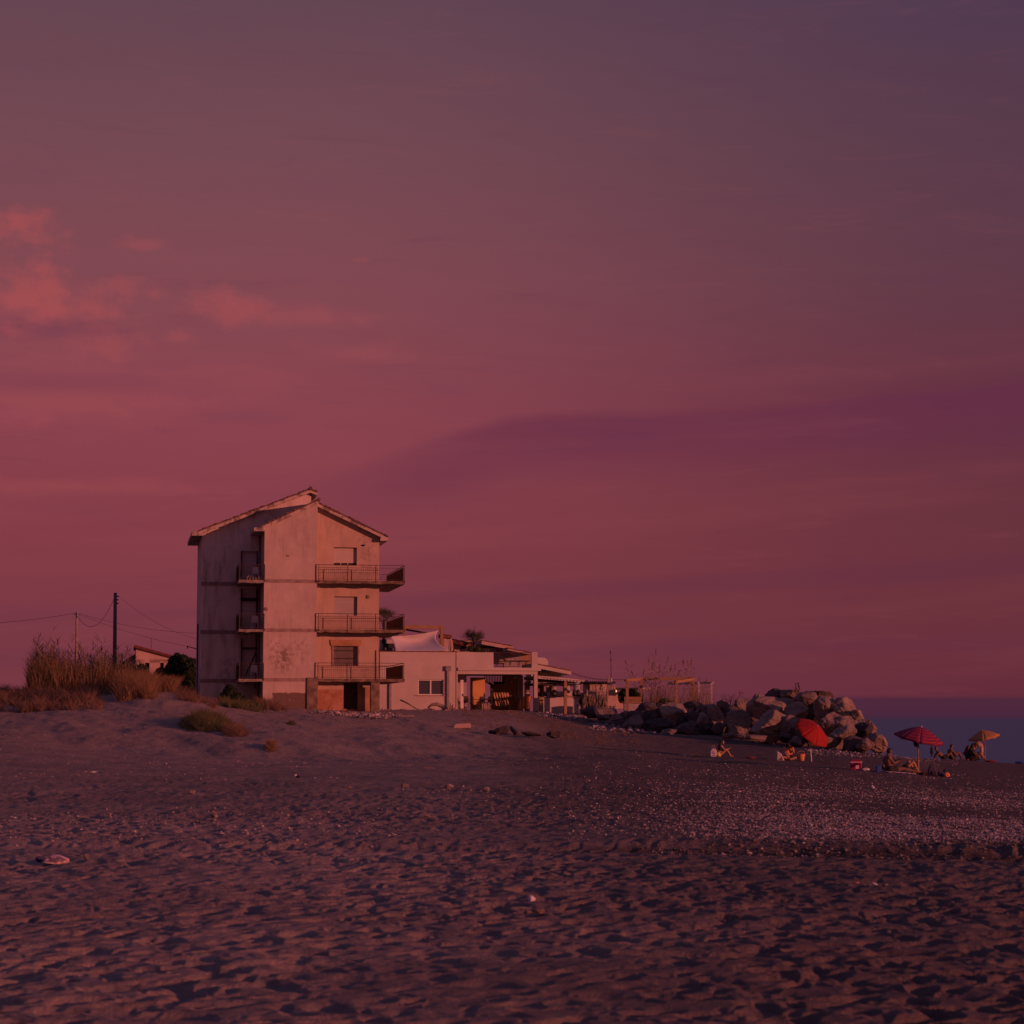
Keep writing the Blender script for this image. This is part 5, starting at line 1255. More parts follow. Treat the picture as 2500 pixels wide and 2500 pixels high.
# the big grey green tussock on the dune slope
def tussock(label, px0, px1, Y0, Y1, n, h, w, m, name='tussock'):
    c = (px0 + px1) / 2; yc = (Y0 + Y1) / 2; pxs = []; Ys = []
    r = np.sqrt(rng.uniform(0, 1, n)); a = rng.uniform(0, 6.28, n); px = c + r * np.cos(a) * (px1 - px0) / 2; Y = yc + r * np.sin(a) * (Y1 - Y0) / 2
    hh = h * (1.05 - r ** 2 * .8) * rng.uniform(.35, 1.15, n) * (1 + 1.1 * fbm(px / 9, Y / .7, 3, int(px0)))
    k = fbm(px / 11, Y / .9, 2, 5) > -.22 - .3 * (1 - r); px, Y, hh = px[k], Y[k], np.clip(hh[k], .08, 9); n = len(px)
    p = gpts(px, Y); o = p.mean(0); t = blades(name, p - o, hh, w, .026, m, .4, 3, None, tuple(o)); return props(t, label, 'grass tussock')
tussock('large grey green tussock on the dune slope before the house', 446, 572, 99, 109, 15000, .72, .25, 'green')
tussock('smaller dry brown tussock joined to the seaward side of the large green one', 548, 606, 96, 103, 4200, .5, .25, 'dry2')
tussock('small orange dry tuft at the foot of the dune slope', 652, 678, 90.0, 92.2, 900, .62, .12, 'dry')
tussock('low yellowish tuft above the orange one on the slope', 706, 722, 108, 110, 700, .25, .12, 'green')
# tall reeds behind the breakwater
def cane(loc, h, lean, ang, label, group, plume=True, leafn=9, dark=False):
    t = thing('giant_reed', label, 'reed', loc, 0, group)
    d = Vector((math.cos(ang), math.sin(ang) * .4, 0)); pts = [d * (lean * (i / 7) ** 2) + Vector((0, 0, h * i / 7)) for i in range(8)]
    MB().tube(pts, [.022 * (1 - .8 * i / 7) + .004 for i in range(8)], 5).build('stem', M['wood_old'], t)
    n = leafn; mb = MB()
    for i in range(n):
        f = .3 + .68 * i / n; p = d * (lean * f * f) + Vector((0, 0, h * f)); a = ang + (math.pi if i % 2 else 0) + random.uniform(-.7, .7)
        q = Vector((math.cos(a), math.sin(a) * .6, 0)); ln = random.uniform(.35, .7)
        p1 = p + q * ln * .4 + Vector((0, 0, ln * .55)); p2 = p + q * ln * .9 + Vector((0, 0, ln * random.uniform(.2, .75))); w = Vector((0, .02, 0)).cross(q) + Vector((.012, .012, 0))
        mb.add([p, p1 - w, p2, p1 + w], [(0, 1, 2, 3)])
    mb.build('leaf', M['reed'], t)
    if plume:
        top = pts[-1]; dv = (pts[-1] - pts[-2]).normalized(); pl = MB()
        for i in range(26):
            f = i / 26; c = top + dv * (f * .55 - .1); a = random.uniform(0, 6.28); r_ = .10 * math.sin(math.pi * (f * .85 + .1)) + .01
            e = c + Vector((math.cos(a) * r_, math.sin(a) * r_, .16)); pl.add([c, c + Vector((.015, 0, .06)), e], [(0, 1, 2)])
        pl.build('plume', M['reed'], t)
    return t
RC = [(1536, 1628, -.5, 'leaning tall reed whose plume bends over the pergola corner'), (1548, 1650, -.3, 'second leaning reed under the first at the pergola corner'), (1571, 1650, .1, 'short reed peeping over the pergola beam end'),
 (1585, 1622, 0, 'straight reed at the edge of the thick clump'), (1592, 1634, .1, 'reed inside the thick clump over the pergola'), (1602, 1600, .05, 'tallest thin reed with a narrow dark plume'), (1600, 1628, -.1, 'bushy reed in the middle of the thick clump'),
 (1608, 1640, .2, 'reed low in the thick clump'), (1617, 1634, .6, 'reed bending towards the sea from the thick clump'), (1629, 1618, .2, 'feathery reed with separate plume beyond the clump'), (1636, 1640, .2, 'reed bending low beside the feathery one'),
 (1647, 1637, .15, 'reed with upright brown plume above the pergola brace'), (1653, 1652, .3, 'short reed beside the upright brown plume'), (1669, 1623, 0, 'stiff single dark reed above the beam'), (1682, 1628, -.1, 'thin reed with open plume near the pergola corner'),
 (1688, 1625, .05, 'thin reed just beyond the open plume'), (1708, 1670, 0, 'dry reed stalk standing on the knobbly boulder'), (1722, 1675, .1, 'greenish reed inside the pale pergola')]
for i, (px, py, ln, lab) in enumerate(RC):
    Y = 152 + random.uniform(-2, 4); b = at(px - ln * 25, 1722, Y); tpz = at(px, py, Y); h = tpz.z - b.z
    cane(b, h, abs(ln), 0 if ln >= 0 else math.pi, lab, 'tall reeds behind the breakwater', True, 10)
px = rng.uniform(1545, 1735, 1500); Y = rng.uniform(150, 156, 1500); kk = fbm(px / 16, Y / 3, 2, 21) > -.1; px, Y = px[kk], Y[kk]
X_ = (px - 1250) / F * Y; bz_ = np.array([at(float(a_), 1724, float(b_)).z for a_, b_ in zip(px, Y)])
blades('reed_thicket', np.stack([X_, Y, bz_ - .3], 1), rng.uniform(.6, 2.3, len(px)), .3, .022, 'reed', .3, 4, label='thin tangled reed growth behind the boulders', kind='stuff')
# low plants: bushes by the pergola, dry stalks on the crest, thorny twigs
bush('dark rounded shrub behind the pergola post', 1525, 1725, 151, [(1522, 1700, 14, 18, 0), (1533, 1695, 12, 12, .2), (1545, 1706, 12, 12, 0)], 1800, .16, 'bush')
bush('drooping dark green agave like plant in the pergola', 1550, 1722, 150, [(1545, 1690, 10, 7, 0), (1555, 1699, 8, 9, 0), (1562, 1710, 7, 8, 0)], 1500, .2, 'palm')
bush('low green shrub between the pergola posts', 1622, 1724, 149, [(1622, 1713, 13, 8, 0), (1640, 1718, 12, 7, 0), (1612, 1720, 10, 6, 0)], 1500, .14, 'green')
def twigs(label, px, py, Y, spread, h, n, name='dry_plant', cat='plant', stalk=False):
    o = at(px, py, Y); t = thing(name, label, cat, o); mb = MB(); k = mpp(Y)
    for i in range(n):
        x = random.uniform(-spread, spread) * k; p = Vector((x * .3, 0, -.2)); pts = [p]
        for j in range(4): p = p + Vector((x * .25 + random.uniform(-.08, .08), random.uniform(-.08, .08), h * k / 4 * random.uniform(.6, 1.1))); pts.append(p)
        mb.tube(pts, [.02, .015, .012, .009, .005], 4)
        for q in pts[1:4]: mb.tube([q, q + Vector((random.uniform(-.25, .25), 0, random.uniform(.05, .25)))], [.008, .004], 3)
    mb.build('stem', M['wood_dark'], t)
    if stalk:
        for sx in (-3, 4.5): 
            q = MB()
            for z in range(7): r_ = random.uniform(.025, .06); q.ball((sx * k + random.uniform(-.04, .04), 0, .06 + z * h * k / 7.5), r_, r_, h * k / 11, 7, 5)
            q.build('seed_head', M['wood_dark'], t)
    return t
twigs('bare thorny twigs standing against the sky over the boulders', 1785, 1718, 139, 22, 36, 9)
twigs('bare wiry twigs next to the first gap in the boulders', 1806, 1715, 140, 8, 44, 4)
twigs('two dark dry flower stalks standing on the crest of the boulders', 1946, 1692, 132, 3, 26, 3, 'dry_stalks', 'plant', True)
twigs('dry leggy plant growing on the knobbly boulder', 1710, 1740, 136, 6, 62, 5)
# driftwood fence before the kiosk
fo = at(1450, 1730, 148); df = thing('driftwood_fence', 'rustic fence of branches and brushwood before the kiosk', 'fence', fo)
G = lambda px, py, Y=148: tuple(at(px, py, Y) - fo)
for px in (1432, 1456, 1482): MB().tube([G(px, 1738), G(px + 1, 1684)], [.09, .07], 7).build('post', M['wood_old'], df, True)
MB().tube([G(1428, 1689), G(1445, 1687), G(1464, 1689), G(1484, 1688)], .06, 6).build('rail', M['wood_old'], df, True)
bw = MB()
for i in range(420):
    px = random.uniform(1423, 1481); y1 = random.uniform(1694, 1712); y0 = y1 + random.uniform(8, 30); Y = 148 + random.uniform(-.8, .5)
    bw.bar(G(px + random.uniform(-7, 7), min(y0, 1737), Y), G(px, y1, Y), .03)
bw.build('brushwood', M['wood_old'], df, kind='stuff')
bush('mauve grey shrub at the end of the driftwood fence beside the bar', 1424, 1735, 147.5, [(1424, 1704, 8, 9, 0), (1420, 1712, 7, 9, 0), (1430, 1718, 8, 10, 0)], 1500, .1, 'palm')
# palms
def palm(label, px, py, Y, h, fr_, n=16, trunk_h=1.5):
    o = at(px, py, Y); t = thing('palm', label, 'palm', o - Vector((0, 0, trunk_h)), 0, 'small fan palms of the terrace')
    MB().tube([(0, 0, 0), (.03, 0, trunk_h * .6), (0, 0, trunk_h)], [.13, .11, .12], 8).build('trunk', M['wood_dark'], t, True)
    for i in range(n):
        a = 2 * math.pi * i / n + random.uniform(-.2, .2); e = random.uniform(.25, 1.35); mb = MB(); L_ = fr_ * random.uniform(.8, 1.1)
        u = Vector((math.cos(a) * math.cos(e), math.sin(a) * math.cos(e), math.sin(e))); c = Vector((0, 0, trunk_h)); hub = c + u * L_ * .45
        side = u.cross(Vector((0, 0, 1))).normalized()
        mb.bar(tuple(c), tuple(hub), .025)
        for j in range(11):
            b = (j - 5) / 5 * 1.15; dv = (u * math.cos(b) + side * math.sin(b)).normalized(); tip = hub + dv * L_ * .58 - Vector((0, 0, .07 * L_)); md = hub + dv * L_ * .3; w = dv.cross(u.cross(side)).normalized() * .022
            mb.add([hub, md - w, tip, md + w], [(0, 1, 2, 3)])
        mb.build('frond', M['palm'], t)
    return t
palm('fan palm in front of the terrace roofs beside the thin aerial', 1158, 1572, 157, 1, 1.35, 22)
palm('fan palm seen behind the middle balcony corner of the tall house', 937, 1520, 152, 1, 1.35, 20)
bush('dark foliage at the foot of the terrace palm', 1158, 1592, 156.5, [(1150, 1584, 9, 7, 0), (1165, 1586, 12, 6, 0), (1182, 1588, 12, 4, 0)], 1600, .14, 'palm')
# ------------------------------------------------------------------ people
M['skin'] = mat('fair_skin', (.34, .19, .12), (.29, .16, .10), 8, .6)  # lighter of the two skin tones
M['skin_d'] = mat('tanned_skin', (.15, .085, .055), (.12, .07, .05), 8, .6)
M['hair'] = mat('dark_hair', (.03, .022, .02), (.02, .015, .014), 30, .6)
M['cloth_k'] = mat('black_cloth', (.025, .025, .03), None, 1, .9)
M['cloth_o'] = mat('orange_cloth', (.60, .24, .10), (.50, .20, .09), 8, .9)
M['cloth_y'] = mat('yellow_cloth', (.55, .50, .08), None, 1, .9)
M['cloth_r'] = mat('dark_red_cloth', (.20, .03, .04), None, 1, .9)
M['cloth_w'] = mat('white_patterned_cloth', (.60, .58, .62), (.20, .20, .30), 22, .9, lo=.48, hi=.52)
M['cloth_b'] = mat('blue_cloth', (.03, .09, .30), None, 1, .8)
def solid(mb, name, m, parent, vox=.012, smooth=True):
    o = mb.build(name, m, parent); r = o.modifiers.new('union', 'REMESH'); r.mode = 'VOXEL'; r.voxel_size = vox; r.use_smooth_shade = smooth
    s = o.modifiers.new('smooth', 'SMOOTH'); s.factor = .5; s.iterations = 2; return o
def V3(*a): return Vector(a)
def body(mb, J, s=1.0, girth=1.0):
    """one figure from its joints; capsules are fused into a continuous skin"""
    g = s * girth; pe, ch, nk, hd = J['pelvis'], J['chest'], J['neck'], J['head']
    side = (J['shR'] - J['shL']).normalized()
    mb.caps(pe - side * .065 * s, pe + side * .065 * s, .115 * g, .115 * g); mb.caps(pe, (pe + ch) / 2, .125 * g, .11 * g)
    mb.caps((pe + ch) / 2 - side * .04 * s, ch - side * .06 * s, .10 * g, .12 * g); mb.caps((pe + ch) / 2 + side * .04 * s, ch + side * .06 * s, .10 * g, .12 * g)
    mb.caps(J['shL'], J['shR'], .058 * g, .058 * g); mb.caps(ch, nk, .10 * g, .052 * g); mb.caps(nk, hd, .05 * g, .05 * g)
    # head with face
    fw = J['face'].normalized(); up = (hd - nk).normalized(); rt = fw.cross(up).normalized()
    mb.caps(hd + up * .03 * s, hd + up * .10 * s - fw * .01 * s, .083 * s, .088 * s, 12); mb.caps(hd + fw * .035 * s - up * .02 * s, hd + fw * .03 * s + up * .06 * s, .055 * s, .062 * s)
    mb.caps(hd + fw * .093 * s + up * .052 * s, hd + fw * .112 * s + up * .022 * s, .011 * s, .017 * s, 8)                  # nose
    mb.caps(hd + fw * .088 * s - up * .012 * s - rt * .018 * s, hd + fw * .088 * s - up * .012 * s + rt * .018 * s, .010 * s, .010 * s, 6)  # lips
    for k in (-1, 1):
        mb.ball(tuple(hd + fw * .083 * s + up * .06 * s + rt * .032 * k * s), .014 * s, .014 * s, .011 * s, 8, 5)
        mb.caps(hd + up * .03 * s + rt * .09 * k * s, hd + up * .07 * s + rt * .093 * k * s, .015 * s, .018 * s, 6)         # ears
    for k, sh, el, ha in ((-1, 'shL', 'elL', 'haL'), (1, 'shR', 'elR', 'haR')):
        a, b, c = J[sh], J[el], J[ha]; mb.caps(a, b, .050 * g, .038 * s); mb.caps(b, b.lerp(c, .35), .040 * s, .040 * s); mb.caps(b.lerp(c, .35), c, .040 * s, .026 * s)
        d = (c - b).normalized(); n = d.cross(side).normalized() if abs(d.dot(side)) < .95 else V3(0, 0, 1); w = d.cross(n).normalized()
        pa = c + d * .085 * s; mb.caps(c, pa - w * .018 * s, .024 * s, .022 * s, 8); mb.caps(c, pa + w * .018 * s, .024 * s, .022 * s, 8)
        for i, (of, ln) in enumerate(((-.032, .066), (-.011, .076), (.011, .070), (.032, .055))):
            r0 = pa + w * of * s; m1 = r0 + (d * .9 - n * .35).normalized() * ln * .55 * s; m2 = m1 + (d * .6 - n * .75).normalized() * ln * .45 * s
            mb.caps(r0, m1, .0095 * s, .009 * s, 6); mb.caps(m1, m2, .009 * s, .008 * s, 6)
        t0 = c + d * .03 * s + w * .028 * s * -k; t1 = t0 + (d * .6 - w * k * .7 - n * .2).normalized() * .04 * s; mb.caps(t0, t1, .012 * s, .010 * s, 6); mb.caps(t1, t1 + (d - n * .3).normalized() * .028 * s, .010 * s, .009 * s, 6)
    for hp, kn, an, to in (('hpL', 'knL', 'anL', 'toL'), ('hpR', 'knR', 'anR', 'toR')):
        a, b, c, t = J[hp], J[kn], J[an], J[to]
        mb.caps(a, b, .085 * g, .055 * s); mb.caps(b, b.lerp(c, .4), .056 * s, .056 * s); mb.caps(b.lerp(c, .4), c, .056 * s, .034 * s)
        d = (t - c).normalized(); mb.caps(c - d * .035 * s - V3(0, 0, .03 * s), c, .034 * s, .036 * s); mb.caps(c, t, .036 * s, .026 * s); mb.caps(t - d * .05 * s, t + d * .02 * s, .032 * s, .024 * s)
def person(label, loc, rz, J, skin='skin', s=1.0, girth=1.0, hair='short', top=None, bottom=None, group=None):
    t = thing('person', label, 'person', loc, rz, group); girth *= 1.2
    J = {k: Vector(v) * s if k != 'face' else Vector(v) for k, v in J.items()}
    mb = MB(); body(mb, J, s, girth); solid(mb, 'body', M[skin], t, .011)
    fw = J['face'].normalized(); up = (J['head'] - J['neck']).normalized(); rt = fw.cross(up).normalized(); hd = J['head']
    h = MB(); h.caps(hd + up * .075 * s - fw * .028 * s, hd + up * .115 * s - fw * .015 * s, .092 * s, .086 * s, 12)
    if hair == 'long':
        for k in (-1, 0, 1):
            a = hd + up * .08 * s - fw * .05 * s + rt * .055 * k * s; b = J['neck'] - fw * .075 * s + rt * .07 * k * s - up * .03 * s; c = J['chest'] - fw * .12 * s + rt * .075 * k * s
            h.caps(a, b, .06 * s, .055 * s); h.caps(b, c, .055 * s, .03 * s)
        for k in (-1, 1): h.caps(hd + up * .07 * s + rt * .085 * k * s, J['neck'] + rt * .10 * k * s + fw * .06 * s - up * .10 * s, .032 * s, .028 * s)
    if hair == 'bun': h.ball(tuple(hd + up * .16 * s - fw * .07 * s), .05 * s, .05 * s, .05 * s)
    solid(h, 'hair', M['hair'], t, .012)
    pe, ch = J['pelvis'], J['chest']; side = (J['shR'] - J['shL']).normalized()
    if bottom:
        c = MB(); g = girth * s; c.caps(pe - side * .065 * s, pe + side * .065 * s, .124 * g, .124 * g)
        f = .38 if bottom[1] == 'shorts' else .12
        for hp, kn in (('hpL', 'knL'), ('hpR', 'knR')): c.caps(J[hp], J[hp].lerp(J[kn], f), .094 * g, .088 * g if f > .2 else .07 * g)
        solid(c, 'shorts' if bottom[1] == 'shorts' else 'swimwear', M[bottom[0]], t, .014)
    if top:
        c = MB(); g = girth * s
        if top[1] == 'shirt':
            c.caps((pe + ch) / 2 - side * .04 * s, ch - side * .06 * s, .115 * g, .132 * g); c.caps((pe + ch) / 2 + side * .04 * s, ch + side * .06 * s, .115 * g, .132 * g); c.caps(J['shL'], J['shR'], .068 * g, .068 * g)
            c.caps(pe, (pe + ch) / 2, .13 * g, .12 * g)
            for a, b in (('shL', 'elL'), ('shR', 'elR')): c.caps(J[a], J[a].lerp(J[b], .4), .062 * g, .058 * g)
        else: c.caps(ch - side * .07 * s - up * .05 * s, ch + side * .07 * s - up * .05 * s, .127 * g, .127 * g)
        solid(c, 'top', M[top[0]], t, .014)
    return t
# poses: the figure looks along +x, its left hand side is +y
def pose_sit(knee=.45, lean=-.12, legs='bent', arms='knees', face=(1, 0, -.1)):
    J = dict(pelvis=(0, 0, .12), chest=(lean + .02, 0, .46), neck=(lean + .04, 0, .60), head=(lean + .08, 0, .70), face=face,
        shL=(lean + .02, .18, .55), shR=(lean + .02, -.18, .55), hpL=(.03, .09, .11), hpR=(.03, -.09, .11))
    if legs == 'bent': J.update(knL=(.38, .13, knee), knR=(.40, -.12, knee - .03), anL=(.62, .12, .06), anR=(.60, -.12, .06), toL=(.74, .13, .03), toR=(.72, -.13, .03))
    if legs == 'out': J.update(knL=(.46, .12, .16), knR=(.47, -.10, .14), anL=(.88, .13, .07), anR=(.88, -.10, .06), toL=(.93, .16, .16), toR=(.93, -.13, .16))
    if legs == 'mixed': J.update(knL=(.40, .13, .42), knR=(.47, -.12, .15), anL=(.60, .13, .06), anR=(.88, -.12, .06), toL=(.72, .14, .03), toR=(.93, -.14, .15))
    if legs == 'cross': J.update(knL=(.30, .34, .16), knR=(.30, -.34, .16), anL=(.36, -.05, .07), anR=(.30, .06, .07), toL=(.32, -.16, .05), toR=(.28, .16, .05))
    if arms == 'knees': J.update(elL=(lean + .22, .22, .34), elR=(lean + .22, -.22, .34), haL=(.36, .10, .38), haR=(.36, -.08, .36))
    if arms == 'back': J.update(elL=(lean - .16, .24, .33), elR=(lean - .16, -.24, .33), haL=(lean - .26, .25, .09), haR=(lean - .26, -.25, .09))
    if arms == 'face': J.update(elL=(lean + .24, .20, .38), elR=(lean + .22, -.22, .34), haL=(lean + .24, .06, .62), haR=(.26, -.12, .22))
    if arms == 'fwd': J.update(elL=(lean + .20, .20, .36), elR=(lean + .20, -.20, .34), haL=(lean + .42, .10, .44), haR=(lean + .42, -.08, .42))
    return J
def spot(px, Y, dz=0.0):
    x = (px - 1250) / F * Y; return Vector((x, Y, gz(x, Y) + dz))
def Yfor(px, py):
    """distance at which the beach is seen at this pixel"""
    best = 60
    for i in range(800):
        Y = 60 + i * .15; x = (px - 1250) / F * Y; r = ray(px, py); z = ZC + Y * r[2] / r[1]
        if gz(x, Y) >= z: return Y
        best = Y
    return best
Yr = Yfor(1978, 1860); Yp = Yfor(2236, 1891); Yw = Yfor(1755, 1848); Yf = Yfor(2320, 1853) if Yfor(2320, 1853) < 165 else 150; Yy = min(Yfor(2400, 1857), 152); Yc = Yfor(2085, 1880)
print('depths', Yr, Yp, Yw, Yf, Yy, Yc)
def fit(h_px, Y, h): return h_px * mpp(Y) / h
# 1 crouching woman in profile
s = fit(38, Yw, .80)
person('long haired woman crouching in profile with arms reaching forward, nearest the orange lit cloth', spot(1751, Yw), 0.1, pose_sit(.40, .10, 'bent', 'fwd', (1, 0, -.15)), 'skin', s, .92, 'long', ('cloth_k', 'band'), ('cloth_y', 'brief'))
t = thing('beach_bag', 'white patterned bag standing behind the crouching woman', 'bag', spot(1739, Yw - .2)); 
MB().prism([(-.16, 0), (.14, 0), (.18, .22), (.10, .42), (-.06, .44), (-.20, .25)], -.12, .12).build('bag_body', M['cloth_w'], t, bevel=.04)
MB().tube([(-.10, 0, .40), (-.06, 0, .55), (.05, 0, .55), (.08, 0, .40)], .012, 5).build('handle', M['canvas'], t)
# 2 woman facing the camera by the red parasol
Y2 = Yfor(1922, 1857); s = fit(42, Y2, .80)
person('woman with long dark hair and orange top sitting near the red parasol', spot(1921, Y2), -1.45, pose_sit(.3, -.02, 'cross', 'face', (1, .1, -.15)), 'skin', s, .95, 'long', ('cloth_o', 'shirt'), ('cloth_k', 'brief'))
t = thing('beach_bag', 'white and red triangular bag tilted beside the woman in the orange top', 'bag', spot(1902, Y2 - .6), -.2)
MB().prism([(-.18, .0), (.18, .0), (.02, .34), (-.16, .46)], -.08, .08).build('bag_body', M['white_clean'], t, bevel=.02)
for i in range(3): MB().prism([(-.10 + i * .05, .04 + i * .02), (.13 - i * .02, .04 + i * .07), (.12 - i * .03, .08 + i * .07), (-.10 + i * .05, .09 + i * .02)], -.085, -.081).build('stripe', M['cloth_r'], t)
MB().tube([(-.2, 0, .05), (-.24, 0, .3), (-.17, 0, .55)], .012, 5).build('strap', M['white_clean'], t)
t = thing('bucket', 'orange beach basket bucket with loop handle beside the red parasol pole', 'bucket', spot(1952, Y2 - .3))
MB().tube([(0, 0, 0), (0, 0, .34)], [.13, .17], 16).build('pail', mat('orange_pail', (.62, .27, .10), (.5, .22, .08), 5, .7), t, True); MB().tube([(-.17, 0, .33), (-.15, 0, .46), (0, 0, .5), (.15, 0, .46), (.17, 0, .33)], .011, 5).build('handle', M['canvas'], t)
MB().tube([(0, 0, .33), (0, 0, .355)], [.175, .175], 16).build('rim', M['cloth_o'], t)
# 3 man sitting under the purple parasol
Y3 = Yfor(2190, 1888); s = fit(55, Y3, .82)
person('man in dark shorts sitting with legs outstretched beneath the magenta parasol', spot(2166, Y3), .12, pose_sit(.4, -.10, 'out', 'fwd', (1, .2, -.1)), 'skin_d', s, 1.15, 'short', None, ('cloth_k', 'shorts'))
J = dict(pelvis=(0, 0, .12), chest=(-.40, 0, .16), neck=(-.55, 0, .2), head=(-.64, 0, .22), face=(.2, .1, 1), shL=(-.46, .18, .15), shR=(-.46, -.18, .15), elL=(-.30, .3, .08), haL=(-.06, .3, .07), elR=(-.30, -.3, .08), haR=(-.06, -.28, .07),
    hpL=(.03, .09, .11), hpR=(.03, -.09, .11), knL=(.32, .12, .46), knR=(.42, -.10, .44), anL=(.55, .12, .06), anR=(.62, -.1, .06), toL=(.68, .13, .03), toR=(.74, -.12, .03))
person('person lying back with knees raised, half behind the sitting man', spot(2196, Y3 + .9), .05, J, 'skin', s * .92, .95, 'short', None, ('cloth_k', 'shorts'))
tw = MB(); p0 = spot(2155, Y3 - .35); p1 = spot(2228, Y3 - .35)
n = 14; v = []
for i in range(n + 1):
    for j in (0, 1):
        x = p0.x + (p1.x - p0.x) * i / n; y = Y3 - .45 + j * 1.3; v.append((x, y, gz(x, y) + .05 + .015 * math.sin(i * 2.1 + j)))
f = [(2 * i, 2 * i + 2, 2 * i + 3, 2 * i + 1) for i in range(n)]
o = MB().add(v, f).build('beach_towel', M['cloth_w'], None, True, label='pale towel spread under the man beneath the magenta parasol', cat='towel'); o.modifiers.new('thick', 'SOLIDIFY').thickness = .02
Y3b = Y3
t = thing('cool_box', 'blue plastic box behind the back of the sitting man', 'cool box', spot(2139, Y3 - .1)); MB().box(-.10, .10, -.15, .15, 0, .26).build('box_body', M['cloth_b'], t, bevel=.02); MB().box(-.105, .105, -.155, .155, .262, .30).build('lid', M['cloth_b'], t, bevel=.01)
t = thing('cool_box', 'crimson cool box with pale band and label standing alone', 'cool box', spot(2084, Yc), -.1)
w_ = 13 * mpp(Yc); h_ = 25 * mpp(Yc)
M['crimson'] = mat('crimson_plastic', (.26, .01, .06), None, 1, .5)
MB().box(-w_, w_, -.17, .17, 0, h_ * .72).build('box_body', M['crimson'], t, bevel=.02); MB().box(-w_ - .01, w_ + .01, -.18, .18, h_ * .722, h_ * .80).build('band', M['pl_white'], t); MB().prism([(-w_, h_ * .802), (w_, h_ * .802), (w_ * .8, h_), (-w_ * .8, h_)], -.16, .16).build('lid', M['crimson'], t, bevel=.02)
MB().box(-.02, .11, -.174, -.1705, .06, .2).build('label_plate', M['pl_white'], t)
MB().tube([(w_ + .005, 0, h_ * .6), (w_ + .03, 0, h_ * .75), (w_ + .005, 0, h_ * .85)], .012, 5).build('handle', M['pl_white'], t)
def cloth_lump(label, px, Y, w, h, m, name='clothes_pile', cat='clothes', seed=0):
    return boulder(0, 0, 1, 1, Y, label, m, seed, None, name, cat, None) if False else lump(label, px, Y, w, h, m, name, cat, seed)
def lump(label, px, Y, w, h, m, name, cat, seed):
    p = ICO_V[:642] if False else ICO_V; r = 1 + .22 * n3(p, 1.8, seed) + .08 * n3(p, 5, seed + 5); p = p * r[:, None] * np.array([w / 2, w / 3, h / 2]); s_ = spot(px, Y, h * .38)
    return npmesh(name, p, ICO_F, M[m], True, loc=tuple(s_), label=label, cat=cat)
lump('white crumpled cloth on the sand beside the crimson cool box', 2107, Yc - .2, .34, .14, 'pl_white', 'crumpled_cloth', 'cloth', 3)
lump('dark shoes and cloth behind the crimson cool box', 2106, Yc + .3, .36, .16, 'cloth_k', 'clothes_pile', 'clothes', 4)
lump('orange lit cloth lying flat on the sand before the crouching woman', 1693, Yw - 1.5, .62, .10, 'cloth_o', 'beach_towel', 'towel', 5)
lump('pale flat mat end on the sand next to the orange cloth', 1668, Yw - 1.5, .5, .05, 'canvas', 'beach_mat', 'mat', 6)
lump('dark red cloth lying on the sand between the two women', 1828, Yfor(1828, 1852), .5, .09, 'cloth_r', 'beach_towel', 'towel', 7)
lump('thin dark cloth strip on the sand near the dark red one', 1856, Yfor(1856, 1853), .6, .04, 'cloth_k', 'beach_towel', 'towel', 8)
# backpack and bags at the magenta parasol
Yb = Yfor(2270, 1895)
t = thing('backpack', 'dark blue upright backpack on the pebbles beside the magenta parasol', 'backpack', spot(2268, Yb))
MB().prism([(-.17, 0), (.24, 0), (.20, .2), (.10, .42), (-.04, .47), (-.12, .42), (-.17, .2)], -.12, .12).build('bag_body', M['navy'], t, bevel=.05)
MB().prism([(-.05, .03), (.18, .03), (.14, .2), (-.03, .22)], -.17, -.122).build('pocket', M['cloth_k'], t, bevel=.02)
MB().tube([(-.02, 0, .44), (.0, 0, .52), (.06, 0, .52), (.08, 0, .43)], .012, 5).build('handle', M['cloth_k'], t)
lump('dark blue bag slumped between the backpack and the pale ball', 2289, Yb, .34, .24, 'navy', 'beach_bag', 'bag', 11)
lump('green and orange net of beach toys with a dark top', 2304, Yb - .2, .26, .22, 'cloth_o', 'toy_bag', 'bag', 12)
lump('dark cap resting behind the bag of beach toys', 2300, Yb + .4, .2, .34, 'cloth_k', 'sun_hat', 'hat', 13)
lump('orange lit bag at the foot of the magenta parasol pole', 2252, Yb + .1, .16, .22, 'cloth_o', 'beach_bag', 'bag', 14)
lump('black clothes piled at the foot of the magenta parasol pole', 2243, Yb + .3, .34, .12, 'cloth_k', 'clothes_pile', 'clothes', 15)
# far group
s = fit(32, Yf, 1.02)
ST = dict(pelvis=(0, 0, .90), chest=(0, 0, 1.22), neck=(0, 0, 1.42), head=(.02, 0, 1.52), face=(1, 0, -.1), shL=(0, .18, 1.38), shR=(0, -.18, 1.38), elL=(.12, .30, 1.15), haL=(.28, .36, 1.06), elR=(-.10, -.28, 1.14), haR=(-.12, -.34, .92),
    hpL=(0, .09, .88), hpR=(0, -.09, .88), knL=(.06, .11, .48), knR=(-.03, -.11, .48), anL=(.04, .12, .08), anR=(-.08, -.12, .08), toL=(.16, .13, .03), toR=(.04, -.14, .03))
person('small child standing by the water with one arm held out', spot(2268, Yf), .3, ST, 'skin_d', 33 * mpp(Yf) / 1.68, 1.1, 'short', None, ('cloth_k', 'shorts'))
s = fit(34, Yf, .80)
person('man sitting hugging his bent knees in the far group by the water', spot(2316, Yf), .1, pose_sit(.44, -.08, 'bent', 'knees'), 'skin_d', s, 1.1, 'short', None, ('cloth_k', 'shorts'))
